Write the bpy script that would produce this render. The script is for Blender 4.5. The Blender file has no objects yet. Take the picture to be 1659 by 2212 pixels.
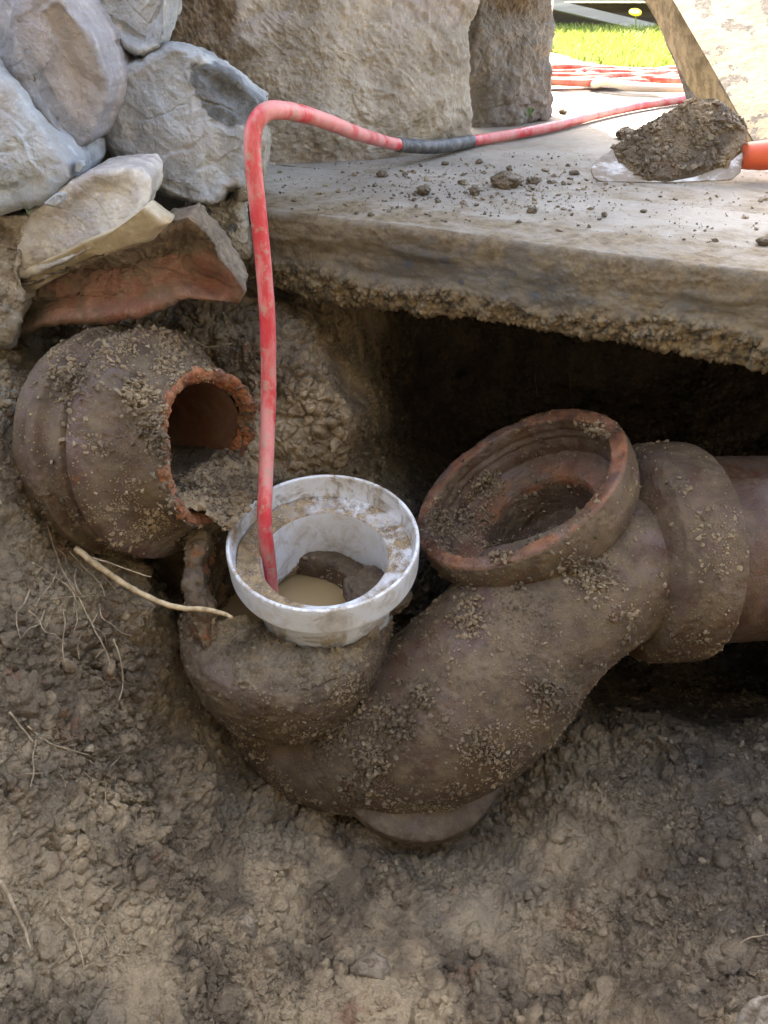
import bpy, math, random
import numpy as np
from mathutils import Vector
random.seed(5); RNG = np.random.default_rng(7)
scene = bpy.context.scene
# ------------------------------------------------------------------ camera, sky, sun, exposure
PITCH = math.radians(35); CAMZ = 0.21; F = 1670.0           # F in pixels of a 1659 x 2212 frame
cam = bpy.data.cameras.new("camera"); camo = bpy.data.objects.new("camera", cam)
scene.collection.objects.link(camo); scene.camera = camo
camo.location = (0, 0, CAMZ); camo.rotation_euler = (math.radians(90) - PITCH, 0, 0)
cam.sensor_fit = 'VERTICAL'; cam.sensor_height = 24; cam.lens = 24 * F / 2212.0
cam.clip_start = 0.01; cam.clip_end = 500
cam.dof.use_dof = True; cam.dof.focus_distance = 0.76; cam.dof.aperture_fstop = 18

SUN_EL = math.radians(50); SUN_AZ = math.atan2(-0.24, 0.97)    # sun is ahead of the camera, a little left
world = bpy.data.worlds.new("World"); scene.world = world; world.use_nodes = True
wn = world.node_tree; wn.nodes.clear()
sky = wn.nodes.new('ShaderNodeTexSky'); sky.sky_type = 'NISHITA'; sky.sun_disc = False
sky.sun_elevation = SUN_EL; sky.sun_rotation = SUN_AZ; sky.air_density = 1.0; sky.dust_density = 3.0; sky.ozone_density = 1.0
bg = wn.nodes.new('ShaderNodeBackground'); bg.inputs[1].default_value = 0.15
wo = wn.nodes.new('ShaderNodeOutputWorld')
wn.links.new(sky.outputs[0], bg.inputs[0]); wn.links.new(bg.outputs[0], wo.inputs[0])
sl = bpy.data.lights.new("sun", 'SUN'); sl.energy = 4.0; sl.angle = math.radians(0.5); sl.color = (1, .95, .86)
so = bpy.data.objects.new("sun", sl); scene.collection.objects.link(so)
so.rotation_euler = Vector((-math.cos(SUN_EL)*math.sin(SUN_AZ), -math.cos(SUN_EL)*math.cos(SUN_AZ), -math.sin(SUN_EL))).to_track_quat('-Z', 'Y').to_euler()
so.location = (-1, 3, 6)
vs = scene.view_settings; vs.view_transform = 'Standard'; vs.look = 'None'; vs.gamma = 1; vs.exposure = 3.35
vs.use_white_balance = True; vs.white_balance_temperature = 7600; vs.white_balance_tint = 10

# ------------------------------------------------------------------ projection helpers
CP, SP = math.cos(PITCH), math.sin(PITCH)
def ray(u, v):
    u = np.asarray(u, float); v = np.asarray(v, float)
    t = (1106 - v) / F
    return np.stack([(u - 829.5) / F + 0*v, CP + t*SP + 0*u, -SP + t*CP + 0*u], -1)
CAM = np.array([0, 0, CAMZ])
def P(u, v, d): return CAM + np.asarray(d, float)[..., None] * ray(u, v)
def G(u, v, z=0.0):
    r = ray(u, v); d = (z - CAMZ) / r[..., 2]
    return CAM + d[..., None] * r
def PY(u, v, Y):
    r = ray(u, v); return CAM + (np.asarray(Y, float) / r[..., 1])[..., None] * r
def camvec(x, up, tow):                       # direction given as right / up / towards the camera
    v = x*np.array([1, 0, 0]) + up*np.array([0, SP, CP]) - tow*np.array([0, CP, -SP])
    return v / np.linalg.norm(v)

# ------------------------------------------------------------------ numpy noise
def _h(ix, iy, iz, s):
    n = (ix.astype(np.int64)*374761393 + iy.astype(np.int64)*668265263 + iz.astype(np.int64)*2147483647 + s*974634777) & 0xFFFFFFFF
    n = ((n ^ (n >> 13)) * 1274126177) & 0xFFFFFFFF
    n = ((n ^ (n >> 16)) * 2246822519) & 0xFFFFFFFF
    return ((n ^ (n >> 15)) & 0xFFFFFF) / float(0xFFFFFF)
def vnoise(p, s=0):
    i = np.floor(p).astype(np.int64); f = p - i; f = f*f*f*(f*(f*6-15)+10)
    out = 0
    for dx in (0, 1):
        wx = f[:, 0] if dx else 1 - f[:, 0]
        for dy in (0, 1):
            wy = f[:, 1] if dy else 1 - f[:, 1]
            for dz in (0, 1):
                wz = f[:, 2] if dz else 1 - f[:, 2]
                out = out + wx*wy*wz*_h(i[:, 0]+dx, i[:, 1]+dy, i[:, 2]+dz, s)
    return out*2 - 1
ROT = np.array([[.36, .48, -.8], [-.8, .6, 0], [.48, .64, .6]])
def fbm(p, scale, octs=4, s=0, gain=.5, ridged=False):
    """scale is the size of the largest lump in metres"""
    q = (p / scale) @ ROT.T; a = 1.; tot = 0; o = 0
    for k in range(octs):
        n = vnoise(q, s + k)
        if ridged: n = 1 - 2*np.abs(n)
        o = o + a*n; tot += a; a *= gain; q = (q*2.03) @ ROT.T + 11.3
    return o / tot
def worley(p, scale, s=0, second=False):
    q = (p/scale) @ ROT.T; i = np.floor(q).astype(np.int64); f = q - i
    f1 = np.full(len(p), 9.); f2 = np.full(len(p), 9.); cid = np.zeros(len(p))
    for dx in (-1, 0, 1):
        for dy in (-1, 0, 1):
            for dz in (-1, 0, 1):
                a, b, c = i[:, 0]+dx, i[:, 1]+dy, i[:, 2]+dz
                hx = _h(a, b, c, s+1); d = (dx+hx-f[:, 0])**2 + (dy+_h(a, b, c, s+2)-f[:, 1])**2 + (dz+_h(a, b, c, s+3)-f[:, 2])**2
                m = d < f1
                f2 = np.where(m, f1, np.minimum(f2, d)); cid = np.where(m, hx, cid); f1 = np.where(m, d, f1)
    return (np.sqrt(f1), np.sqrt(f2), cid)
def facets3(p, scale, s=0):
    q = (p/scale) @ ROT.T; i = np.floor(q).astype(np.int64); f = q - i; f1 = np.full(len(p), 9.); best = np.zeros((len(p), 3)); rv = np.zeros((len(p), 3)); f2 = f1.copy()
    for dx in (-1, 0, 1):
        for dy in (-1, 0, 1):
            for dz in (-1, 0, 1):
                a, b, c = i[:, 0]+dx, i[:, 1]+dy, i[:, 2]+dz
                r = np.stack([dx+_h(a, b, c, s+1)-f[:, 0], dy+_h(a, b, c, s+2)-f[:, 1], dz+_h(a, b, c, s+3)-f[:, 2]], 1); d = (r**2).sum(1); m = d < f1
                f2 = np.where(m, f1, np.minimum(f2, d)); f1 = np.where(m, d, f1); best[m] = r[m]
                k = np.stack([_h(a, b, c, s+4), _h(a, b, c, s+5), _h(a, b, c, s+6)], 1)*2-1; rv[m] = k[m]
    return (best*rv).sum(1) + .4*rv[:, 0], np.sqrt(f2)-np.sqrt(f1)
def sstep(a, b, x):
    t = np.clip((x-a)/(b-a), 0, 1); return t*t*(3-2*t)

# ------------------------------------------------------------------ object helpers
ORG = {}
COL = scene.collection
def meta(o, label, cat, group=None, kind=None):
    if label: o['label'] = label
    if cat: o['category'] = cat
    if group: o['group'] = group
    if kind: o['kind'] = kind
    return o
def empty(name, loc, label, cat, group=None):
    o = bpy.data.objects.new(name, None); COL.objects.link(o); o.location = tuple(loc); o.empty_display_size = .05
    ORG[o.name] = np.array(loc, float); return meta(o, label, cat, group)
def mk(name, V, Q, mat, parent=None, smooth=True, attrs=None, loc=None, fill=None):
    """V world verts, Q faces (numpy Nx4 / Nx3, or list of those)"""
    V = np.asarray(V, float).reshape(-1, 3)
    if parent is not None: org = ORG[parent.name]
    else:
        org = np.array(loc, float) if loc is not None else np.array([V[:, 0].mean(), V[:, 1].mean(), V[:, 2].min()])
    me = bpy.data.meshes.new(name)
    Fs = Q if isinstance(Q, list) else [Q]
    Fs = [np.asarray(q, np.int32) for q in Fs if len(q)]
    me.vertices.add(len(V)); me.vertices.foreach_set('co', (V - org).astype(np.float32).ravel())
    loops = np.concatenate([q.ravel() for q in Fs]); sizes = np.concatenate([np.full(len(q), q.shape[1], np.int32) for q in Fs])
    me.loops.add(len(loops)); me.loops.foreach_set('vertex_index', loops)
    me.polygons.add(len(sizes)); st = np.concatenate([[0], np.cumsum(sizes)[:-1]]).astype(np.int32)
    me.polygons.foreach_set('loop_start', st)
    try: me.polygons.foreach_set('loop_total', sizes)
    except Exception: pass
    me.update(calc_edges=True); me.validate()
    me.polygons.foreach_set('use_smooth', np.full(len(me.polygons), smooth))
    if attrs:
        for k, a in attrs.items():
            at = me.attributes.new(k, 'FLOAT', 'POINT'); at.data.foreach_set('value', np.asarray(a, np.float32))
    me.materials.append(mat)
    o = bpy.data.objects.new(name, me); COL.objects.link(o)
    if parent is not None: o.parent = parent; ORG[o.name] = org
    else: o.location = tuple(org); ORG[o.name] = org
    return o
def gridq(n, m, wrap_m=False, off=0):
    """quads for an n x m grid, index i*m+j"""
    i = np.arange(n-1)[:, None]; j = np.arange(m if wrap_m else m-1)[None, :]; j2 = (j+1) % m
    return (np.stack([i*m+j+0*j2, i*m+j2, (i+1)*m+j2, (i+1)*m+j], -1) + off).reshape(-1, 4)
def normals(V, Q):
    N = np.zeros_like(V)
    n = np.cross(V[Q[:, 2]] - V[Q[:, 0]], V[Q[:, 3]] - V[Q[:, 1]])
    for k in range(Q.shape[1]):
        for c in range(3): N[:, c] += np.bincount(Q[:, k], n[:, c], len(V))
    return N / (np.linalg.norm(N, axis=1, keepdims=True) + 1e-12)
def frame(axis, hint=(0, 0, 1)):
    a = np.array(axis, float); a /= np.linalg.norm(a)
    x = np.cross(hint, a)
    if np.linalg.norm(x) < .05: x = np.cross((1, 0, 0), a)
    x /= np.linalg.norm(x); return x, np.cross(a, x), a
def dense(pts, step):
    pts = np.array(pts, float); out = [pts[0]]
    for a, b in zip(pts[:-1], pts[1:]):
        k = max(1, int(math.ceil(np.linalg.norm(b-a)/step)))
        for j in range(1, k+1): out.append(a + (b-a)*j/k)
    return np.array(out)
def smooth1(a, k):
    a = a.copy()
    for _ in range(k): a[1:-1] = .25*a[:-2] + .5*a[1:-1] + .25*a[2:]
    return a
def lathe(profile, org, axis, n=260, step=.0016, sm=2, hint=(0, 0, 1)):
    """profile (r, s) list -> V, Q, th, s, r"""
    pr = smooth1(dense(profile, step), sm)
    x, y, a = frame(axis, hint); th = np.arange(n)*2*math.pi/n
    ring = np.cos(th)[:, None]*x + np.sin(th)[:, None]*y
    V = np.array(org) + pr[:, 0][:, None, None]*ring[None] + pr[:, 1][:, None, None]*a
    return V.reshape(-1, 3), gridq(len(pr), n, True), np.tile(th, len(pr)), np.repeat(pr[:, 1], n), np.repeat(pr[:, 0], n)
def catmull(pts, per=12):
    pts = np.array(pts, float); p = np.vstack([2*pts[0]-pts[1], pts, 2*pts[-1]-pts[-2]]); out = []
    for i in range(1, len(p)-2):
        t = np.linspace(0, 1, per, endpoint=False)[:, None]
        out.append(.5*((2*p[i]) + (-p[i-1]+p[i+1])*t + (2*p[i-1]-5*p[i]+4*p[i+1]-p[i+2])*t**2 + (-p[i-1]+3*p[i]-3*p[i+1]+p[i+2])*t**3))
    out.append(p[-2][None]); return np.vstack(out)
def sweep(path, rad, n=24, cap=True, hint=(0.1, 0, 1)):
    """path Nx3, rad scalar or N -> V, Q list"""
    path = np.array(path, float); N = len(path); rad = np.broadcast_to(np.asarray(rad, float), (N,))
    T = np.gradient(path, axis=0); T /= np.linalg.norm(T, axis=1, keepdims=True) + 1e-12
    x = np.cross(hint, T[0]);  x = x if np.linalg.norm(x) > .05 else np.cross((1, 0, 0), T[0]); x /= np.linalg.norm(x)
    th = np.arange(n)*2*math.pi/n; V = np.zeros((N, n, 3))
    for i in range(N):
        x = x - T[i]*np.dot(x, T[i]); x /= np.linalg.norm(x) + 1e-12; y = np.cross(T[i], x)
        V[i] = path[i] + rad[i]*(np.cos(th)[:, None]*x + np.sin(th)[:, None]*y)
    V = V.reshape(-1, 3); Q = gridq(N, n, True)
    if not cap: return V, [Q]
    V = np.vstack([V, path[0], path[-1]]); a = np.arange(n); b = (a+1) % n
    return V, [Q, np.stack([b, a, np.full(n, N*n)], 1), np.stack([(N-1)*n+a, (N-1)*n+b, np.full(n, N*n+1)], 1)]
def vnorm_any(V, Q):
    N = np.zeros_like(V)
    for q in (Q if isinstance(Q, list) else [Q]):
        n = np.cross(V[q[:, 1]]-V[q[:, 0]], V[q[:, 2]]-V[q[:, 0]])
        for k in range(q.shape[1]):
            for c in range(3): N[:, c] += np.bincount(q[:, k], n[:, c], len(V))
    return N/(np.linalg.norm(N, axis=1, keepdims=True)+1e-12)

# ------------------------------------------------------------------ materials
class NT:
    def __init__(s, name):
        s.m = bpy.data.materials.new(name); s.m.use_nodes = True; s.t = s.m.node_tree; s.t.nodes.clear()
        s.out = s.t.nodes.new('ShaderNodeOutputMaterial'); s.b = s.t.nodes.new('ShaderNodeBsdfPrincipled')
        s.t.links.new(s.b.outputs[0], s.out.inputs[0]); s.co = s.t.nodes.new('ShaderNodeTexCoord').outputs['Object']
    def link(s, a, b): s.t.links.new(a, b)
    def val(s, x, sock):
        if hasattr(x, 'is_output'): s.link(x, sock)
        else: sock.default_value = x
    def noise(s, size, detail=6, rough=.6, dist=0, stretch=None, off=0):
        mp = s.t.nodes.new('ShaderNodeMapping'); s.link(s.co, mp.inputs[0])
        mp.inputs['Location'].default_value = (off, off*1.7, -off)
        if stretch: mp.inputs['Scale'].default_value = stretch
        n = s.t.nodes.new('ShaderNodeTexNoise'); s.link(mp.outputs[0], n.inputs[0]); n.inputs['Scale'].default_value = 1/size
        n.inputs['Detail'].default_value = detail; n.inputs['Roughness'].default_value = rough; n.inputs['Distortion'].default_value = dist
        return n.outputs[0]
    def vor(s, size, feature='F1', out=0, rnd=1):
        n = s.t.nodes.new('ShaderNodeTexVoronoi'); s.link(s.co, n.inputs[0]); n.inputs['Scale'].default_value = 1/size; n.feature = feature
        n.inputs['Randomness'].default_value = rnd
        return n.outputs[out]
    def ramp(s, x, a, b, lo=0, hi=1):
        n = s.t.nodes.new('ShaderNodeMapRange'); n.interpolation_type = 'SMOOTHSTEP'; s.link(x, n.inputs[0])
        n.inputs[1].default_value = a; n.inputs[2].default_value = b; n.inputs[3].default_value = lo; n.inputs[4].default_value = hi
        return n.outputs[0]
    def mix(s, f, a, b, mode='MIX'):
        n = s.t.nodes.new('ShaderNodeMix'); n.data_type = 'RGBA'; n.blend_type = mode
        s.val(f, n.inputs[0])
        for x, k in ((a, 6), (b, 7)): s.val(x if hasattr(x, 'is_output') else (*x, 1) if len(x) == 3 else x, n.inputs[k])
        return n.outputs[2]
    def math(s, op, a, b=0, clamp=False):
        n = s.t.nodes.new('ShaderNodeMath'); n.operation = op; n.use_clamp = clamp
        s.val(a, n.inputs[0]); s.val(b, n.inputs[1]); return n.outputs[0]
    def attr(s, name):
        n = s.t.nodes.new('ShaderNodeAttribute'); n.attribute_name = name; return n.outputs['Fac']
    def bump(s, h, dist, strength=1):
        n = s.t.nodes.new('ShaderNodeBump'); n.inputs['Distance'].default_value = dist; n.inputs['Strength'].default_value = strength
        s.link(h, n.inputs['Height'])
        if s.b.inputs['Normal'].is_linked: s.link(s.b.inputs['Normal'].links[0].from_socket, n.inputs['Normal'])
        s.link(n.outputs[0], s.b.inputs['Normal'])
    def done(s, col, rough=.8, spec=.5):
        s.val(col if hasattr(col, 'is_output') else (*col, 1), s.b.inputs['Base Color']); s.val(rough, s.b.inputs['Roughness'])
        s.b.inputs['Specular IOR Level'].default_value = spec; return s.m

def m_soil():
    n = NT('soil'); a = n.noise(.09, 8, .62, .3); b = n.noise(.02, 6, .65, off=3); c = n.noise(.14, 5, .55, off=9)
    col = n.mix(n.ramp(a, .38, .62), (.125, .090, .054), (.40, .30, .18))
    col = n.mix(n.ramp(c, .52, .66, 0, .4), col, (.150, .130, .098))
    col = n.mix(n.ramp(b, .55, .75, 0, .6), col, (.44, .345, .21))
    col = n.mix(n.ramp(n.noise(.05, 4, .6, off=17), .62, .72, 0, .6), col, (.22, .10, .05))
    wet_shade = n.attr('wet_shade')
    col = n.mix(n.math('MULTIPLY', wet_shade, .88), col, (.03, .022, .015))
    col = n.mix(n.attr('cem'), col, (.25, .235, .195))
    col = n.mix(n.ramp(n.noise(.0022, 3, .6, off=5), .63, .72, 0, .55), col, (.36, .29, .19))
    col = n.mix(n.ramp(n.noise(.0035, 3, .6, off=25), .35, .27, 0, .6), col, (.035, .027, .02))
    n.bump(n.noise(.003, 5, .75), .0035); n.bump(n.noise(.010, 5, .7, off=7), .004)
    va = n.attr('var'); col = n.mix(n.ramp(va, 0, 1, 0, 1), col, n.mix(n.ramp(b, .3, .7), (.22, .17, .105), (.40, .32, .21)))
    r = n.ramp(n.noise(.03, 4, .6, off=31), .40, .62, .34, .80)
    rr = n.math('SUBTRACT', r, n.math('MULTIPLY', wet_shade, .34), True)
    return n.done(col, n.math('MAXIMUM', rr, .22), .5)
def m_clay(name='clay', dark=0.):
    """brown salt-glazed stoneware under dried mud"""
    n = NT(name); a = n.noise(.05, 6, .6, .4); b = n.noise(.014, 5, .65, off=4)
    g = n.mix(n.ramp(a, .4, .65), (.065, .030, .018), (.12, .085, .078))
    g = n.mix(n.ramp(b, .58, .7, 0, .6), g, (.17, .06, .025))
    mud = n.mix(n.ramp(n.noise(.03, 6, .7, off=8), .35, .65), (.060, .042, .026), (.135, .100, .060))
    mf = n.math('ADD', n.attr('mud'), n.ramp(n.noise(.022, 8, .72, off=2), .36, .66, -.45, .45), True)
    mf = n.math('MULTIPLY', mf, .96)
    col = n.mix(mf, g, mud); col = n.mix(n.attr('red'), col, n.mix(n.ramp(b, .4, .6), (.20, .062, .025), (.30, .125, .055)))
    col = n.mix(n.ramp(n.noise(.002, 3, .6, off=15), .64, .72, 0, .5), col, (.36, .30, .20))
    n.bump(n.noise(.0022, 4, .7), .0008); n.bump(n.noise(.012, 4, .6, off=12), .0012)
    r = n.mix(mf, (.33,)*3, (.82,)*3); r = n.mix(n.attr('red'), r, (.9,)*3)
    bw = n.t.nodes.new('ShaderNodeRGBToBW'); n.link(r, bw.inputs[0])
    return n.done(col, bw.outputs[0], .35)
def m_pvc():
    n = NT('white_plastic'); a = n.noise(.03, 8, .7, .6); b = n.noise(.008, 5, .7, off=6, stretch=(1, 1, .45))
    mf = n.math('ADD', n.ramp(a, .43, .66), n.ramp(b, .56, .74), True)
    mf = n.math('MULTIPLY', mf, n.attr('mud'), True)
    mf = n.math('ADD', mf, n.attr('mudfull'), True)
    mf = n.math('MULTIPLY', mf, n.ramp(n.noise(.0025, 4, .7, off=2), .3, .48, .35, 1))
    col = n.mix(n.ramp(a, .3, .7), (.62, .67, .74), (.70, .735, .77))
    col = n.mix(n.ramp(n.noise(.02, 4, .6, off=11), .45, .7, 0, .35), col, (.50, .46, .36))
    col = n.mix(mf, col, n.mix(n.ramp(b, .3, .7), (.12, .080, .04), (.33, .235, .12)))
    n.bump(mf, .0009); n.bump(n.noise(.003, 4, .7), .0004)
    r = n.math('ADD', n.math('MULTIPLY', mf, .45), .30)
    return n.done(col, r, .5)
def m_rock(name, c1, c2, c3=None, vein=.0, rough=.75, bump=.004, sz=.08, mud=True, mudcol=(.17, .13, .09)):
    n = NT('stone_' + name); a = n.noise(sz, 8, .62, .5); b = n.noise(.012, 6, .7, off=3)
    col = n.mix(n.ramp(a, .38, .62), c1, c2)
    if c3: col = n.mix(n.ramp(n.noise(sz*.8, 6, .6, .8, off=13), .52, .64), col, c3)
    col = n.mix(n.ramp(b, .5, .72, 0, .5), col, tuple(min(1, x*1.5) for x in c2))
    col = n.mix(n.ramp(b, .42, .3, 0, .4), col, tuple(x*.55 for x in c1))
    if mud:
        mf = n.math('ADD', n.attr('mud'), n.ramp(n.noise(.03, 8, .75, off=21), .34, .64, -.4, .4), True)
        mf = n.math('MULTIPLY', mf, n.ramp(n.attr('mud'), 0.02, .1))
        col = n.mix(mf, col, n.mix(n.ramp(b, .35, .65), tuple(x*.7 for x in mudcol), tuple(x*1.3 for x in mudcol)))
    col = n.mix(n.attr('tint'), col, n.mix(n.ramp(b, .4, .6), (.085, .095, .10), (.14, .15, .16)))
    n.bump(n.noise(.03, 8, .65, .5, off=2), bump*1.6); n.bump(n.noise(.004, 5, .7), bump*.3)
    return n.done(col, rough, .4)

M = {}
M['soil'] = m_soil(); M['clay'] = m_clay(); M['pvc'] = m_pvc()

# ------------------------------------------------------------------ crumb displacement shared by dirty surfaces
def crumbs(V, N, amp=.002, size=.008, cover=.5, s=0, fine=True):
    """dried mud clods stuck on a surface; returns displaced V and coverage"""
    cov = sstep(.5-cover*.5, .75-cover*.4, .5+.5*fbm(V, size*5, 4, s+40))
    f1, f2, cid = worley(V, size, s)
    lump = np.clip(.42*(.35+cid) - f1, 0, 1)/.4 * (cid > .45)
    g1, g2, c2 = worley(V, size*.42, s+9)
    lump2 = np.clip(.45*(.3+c2) - g1, 0, 1)/.4 * (c2 > .5) if fine else 0
    h = amp*(lump*.35*cov + .18*lump2*(.15+.85*cov)) + amp*.55*cov*fbm(V, size*.6, 3, s+33, .6) + amp*.35*fbm(V, size*2.5, 3, s+3)
    return V + N*h[:, None], np.clip(cov*.6 + lump*.5 + .3*lump2, 0, 1)

phi = (1+5**.5)/2
ICO = np.array([(-1,phi,0),(1,phi,0),(-1,-phi,0),(1,-phi,0),(0,-1,phi),(0,1,phi),(0,-1,-phi),(0,1,-phi),(phi,0,-1),(phi,0,1),(-phi,0,-1),(-phi,0,1)])/1.9
ICF = np.array([(0,11,5),(0,5,1),(0,1,7),(0,7,10),(0,10,11),(1,5,9),(5,11,4),(11,10,2),(10,7,6),(7,1,8),(3,9,4),(3,4,2),(3,2,6),(3,6,8),(3,8,9),(4,9,5),(2,4,11),(6,2,10),(8,6,7),(9,8,1)])
def crumb_mesh(pts, rads, nrm, seed, rough=.35, flat=.75):
    R = np.random.default_rng(seed); n = len(pts)
    A = R.normal(size=(n, 3, 3)); A, _ = np.linalg.qr(A)
    T = ICO[None]*(1+R.normal(0, rough, (n, 12, 1)).clip(-.6, .9))*R.uniform(.6, 1.25, (n, 1, 3))
    V = np.einsum('nij,nkj->nki', A, T)*np.asarray(rads)[:, None, None]
    al = (V*nrm[:, None]).sum(-1, keepdims=True); V = V - nrm[:, None]*al*(1-flat) + pts[:, None] + nrm[:, None]*(np.asarray(rads)*.15)[:, None, None]
    return V.reshape(-1, 3), (ICF[None]+np.arange(n)[:, None, None]*12).reshape(-1, 3)
def scatter(V, Q, N, count, weight, rfun, seed):
    R = np.random.default_rng(seed); c = V[Q].mean(1); e1 = V[Q[:, 1]]-V[Q[:, 0]]; e2 = V[Q[:, 3]]-V[Q[:, 0]]
    ar = np.linalg.norm(np.cross(e1, e2), axis=1)*np.maximum(weight[Q[:, 0]], 0); ar /= ar.sum()
    f = R.choice(len(Q), count, p=ar); a, b = R.random(count), R.random(count)
    p = V[Q[f, 0]] + e1[f]*a[:, None] + e2[f]*b[:, None]; return crumb_mesh(p, rfun(R, count), N[Q[f, 0]], seed+1)
def rexp(lo, k, hi): return lambda R, n: np.minimum(hi, lo*np.exp(R.exponential(k, n)))

# ================================================================== SOIL (the sides and floor of the pit)
CTRL = np.array([
 (-400,500,.85),(-400,900,.64),(-400,1300,.55),(-400,1700,.50),(-400,2212,.44),(-400,2700,.38),
 (0,700,.80),(0,780,.735),(15,900,.70),(15,1000,.68),(22,1100,.67),(0,1200,.655),(0,1350,.63),(0,1500,.605),(0,1800,.56),(0,2212,.50),(0,2700,.42),
 (120,1195,.735),(180,1260,.715),(200,1380,.70),(200,1500,.68),(200,1800,.635),(200,2212,.545),
 (200,450,1.0),(200,700,.92),(400,650,.90),(400,350,1.05),(480,700,.87),(300,950,.98),(230,950,.98),
 (300,1215,.80),(370,1190,.93),(395,1215,.94),(330,1330,.76),(345,1450,.77),(360,1560,.79),(450,1660,.80),(450,1800,.755),(450,2000,.685),(450,2212,.60),
 (600,1740,.835),(750,1800,.84),(900,1840,.83),(1050,1820,.83),(850,1900,.77),(850,2000,.72),(850,2212,.62),(850,2700,.48),
 (1200,1750,.80),(1120,1720,.85),(1250,1600,.87),(1200,1900,.75),(1200,2000,.715),(1200,2212,.615),(1300,1700,.80),
 (1400,1560,.93),(1500,1600,.86),(1500,1500,1.15),(1659,1500,1.12),(1659,1610,.80),(1659,1800,.70),(1659,2000,.62),(1659,2212,.54),
 (2060,1600,.72),(2060,2212,.46),(2060,2700,.40),(1659,2700,.43),(1300,2700,.47),(400,2700,.46),
 (1500,1300,1.03),(1350,1430,1.2),(1600,1420,1.35),(950,1350,.92),(900,1450,.94),(880,1250,.93),(890,1080,1.0),(870,1000,1.15),
 (600,1550,1.0),(620,1300,1.03),(450,1400,.95),(455,1230,.93),
 (440,1155,.74),(480,1125,.775),(520,1075,.80),(545,1010,.82),(505,1170,.83),(600,1000,.845),(570,850,.83),(700,1000,.865),(760,930,.86),(640,900,.83),(800,880,.89),(700,780,.87),(600,700,.85),(520,740,.84),(540,640,.97),(620,640,.97),(700,700,.95),
 (840,960,1.25),(850,830,1.5),(1000,750,1.6),(1200,800,1.85),(1400,850,1.85),(1659,950,1.6),(2060,900,1.4),(1200,600,1.7),(800,600,1.35),(2060,500,1.5),(1000,950,1.75),(1100,1200,1.3),(1300,1000,1.6),(1659,1250,1.3),(1500,1150,1.45)
], float)
def rbf(ctrl, q):
    c = ctrl[:, :2]/1000.; y = 1/ctrl[:, 2]
    def k(r): return r
    D = np.linalg.norm(c[:, None]-c[None], axis=-1); n = len(c)
    A = np.zeros((n+3, n+3)); A[:n, :n] = k(D) - np.eye(n)*.004; A[:n, n] = 1; A[:n, n+1:] = c; A[n, :n] = 1; A[n+1:, :n] = c.T
    w = np.linalg.solve(A, np.concatenate([y, np.zeros(3)]))
    out = np.zeros(len(q)); q = q/1000.
    for i in range(0, len(q), 20000):
        qq = q[i:i+20000]; d = np.linalg.norm(qq[:, None]-c[None], axis=-1)
        out[i:i+20000] = k(d)@w[:n] + w[n] + qq@w[n+1:]
    return 1/out
cu = np.arange(-420, 2080, 12.); cv = np.arange(380, 2720, 12.)
gu, gv = np.meshgrid(cu, cv)
dd = rbf(CTRL, np.stack([gu.ravel(), gv.ravel()], 1)).reshape(gu.shape)
for _ in range(3):
    dd[1:-1, 1:-1] = .2*(dd[1:-1, 1:-1]+dd[:-2, 1:-1]+dd[2:, 1:-1]+dd[1:-1, :-2]+dd[1:-1, 2:])
def soil_d(u, v):
    x = np.clip((np.asarray(u, float)-cu[0])/12, 0, len(cu)-1.001); y = np.clip((np.asarray(v, float)-cv[0])/12, 0, len(cv)-1.001)
    i = x.astype(int); j = y.astype(int); fx = x-i; fy = y-j
    return (dd[j, i]*(1-fx)+dd[j, i+1]*fx)*(1-fy) + (dd[j+1, i]*(1-fx)+dd[j+1, i+1]*fx)*fy
def soil_wpos(u, v):
    d = soil_d(u, v); zd = -ray(u, v)[..., 2]
    lim = np.where(np.asarray(u, float) > 480, .285/np.maximum(zd, .02), 0)
    return P(u, v, np.maximum(d, lim))
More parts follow.
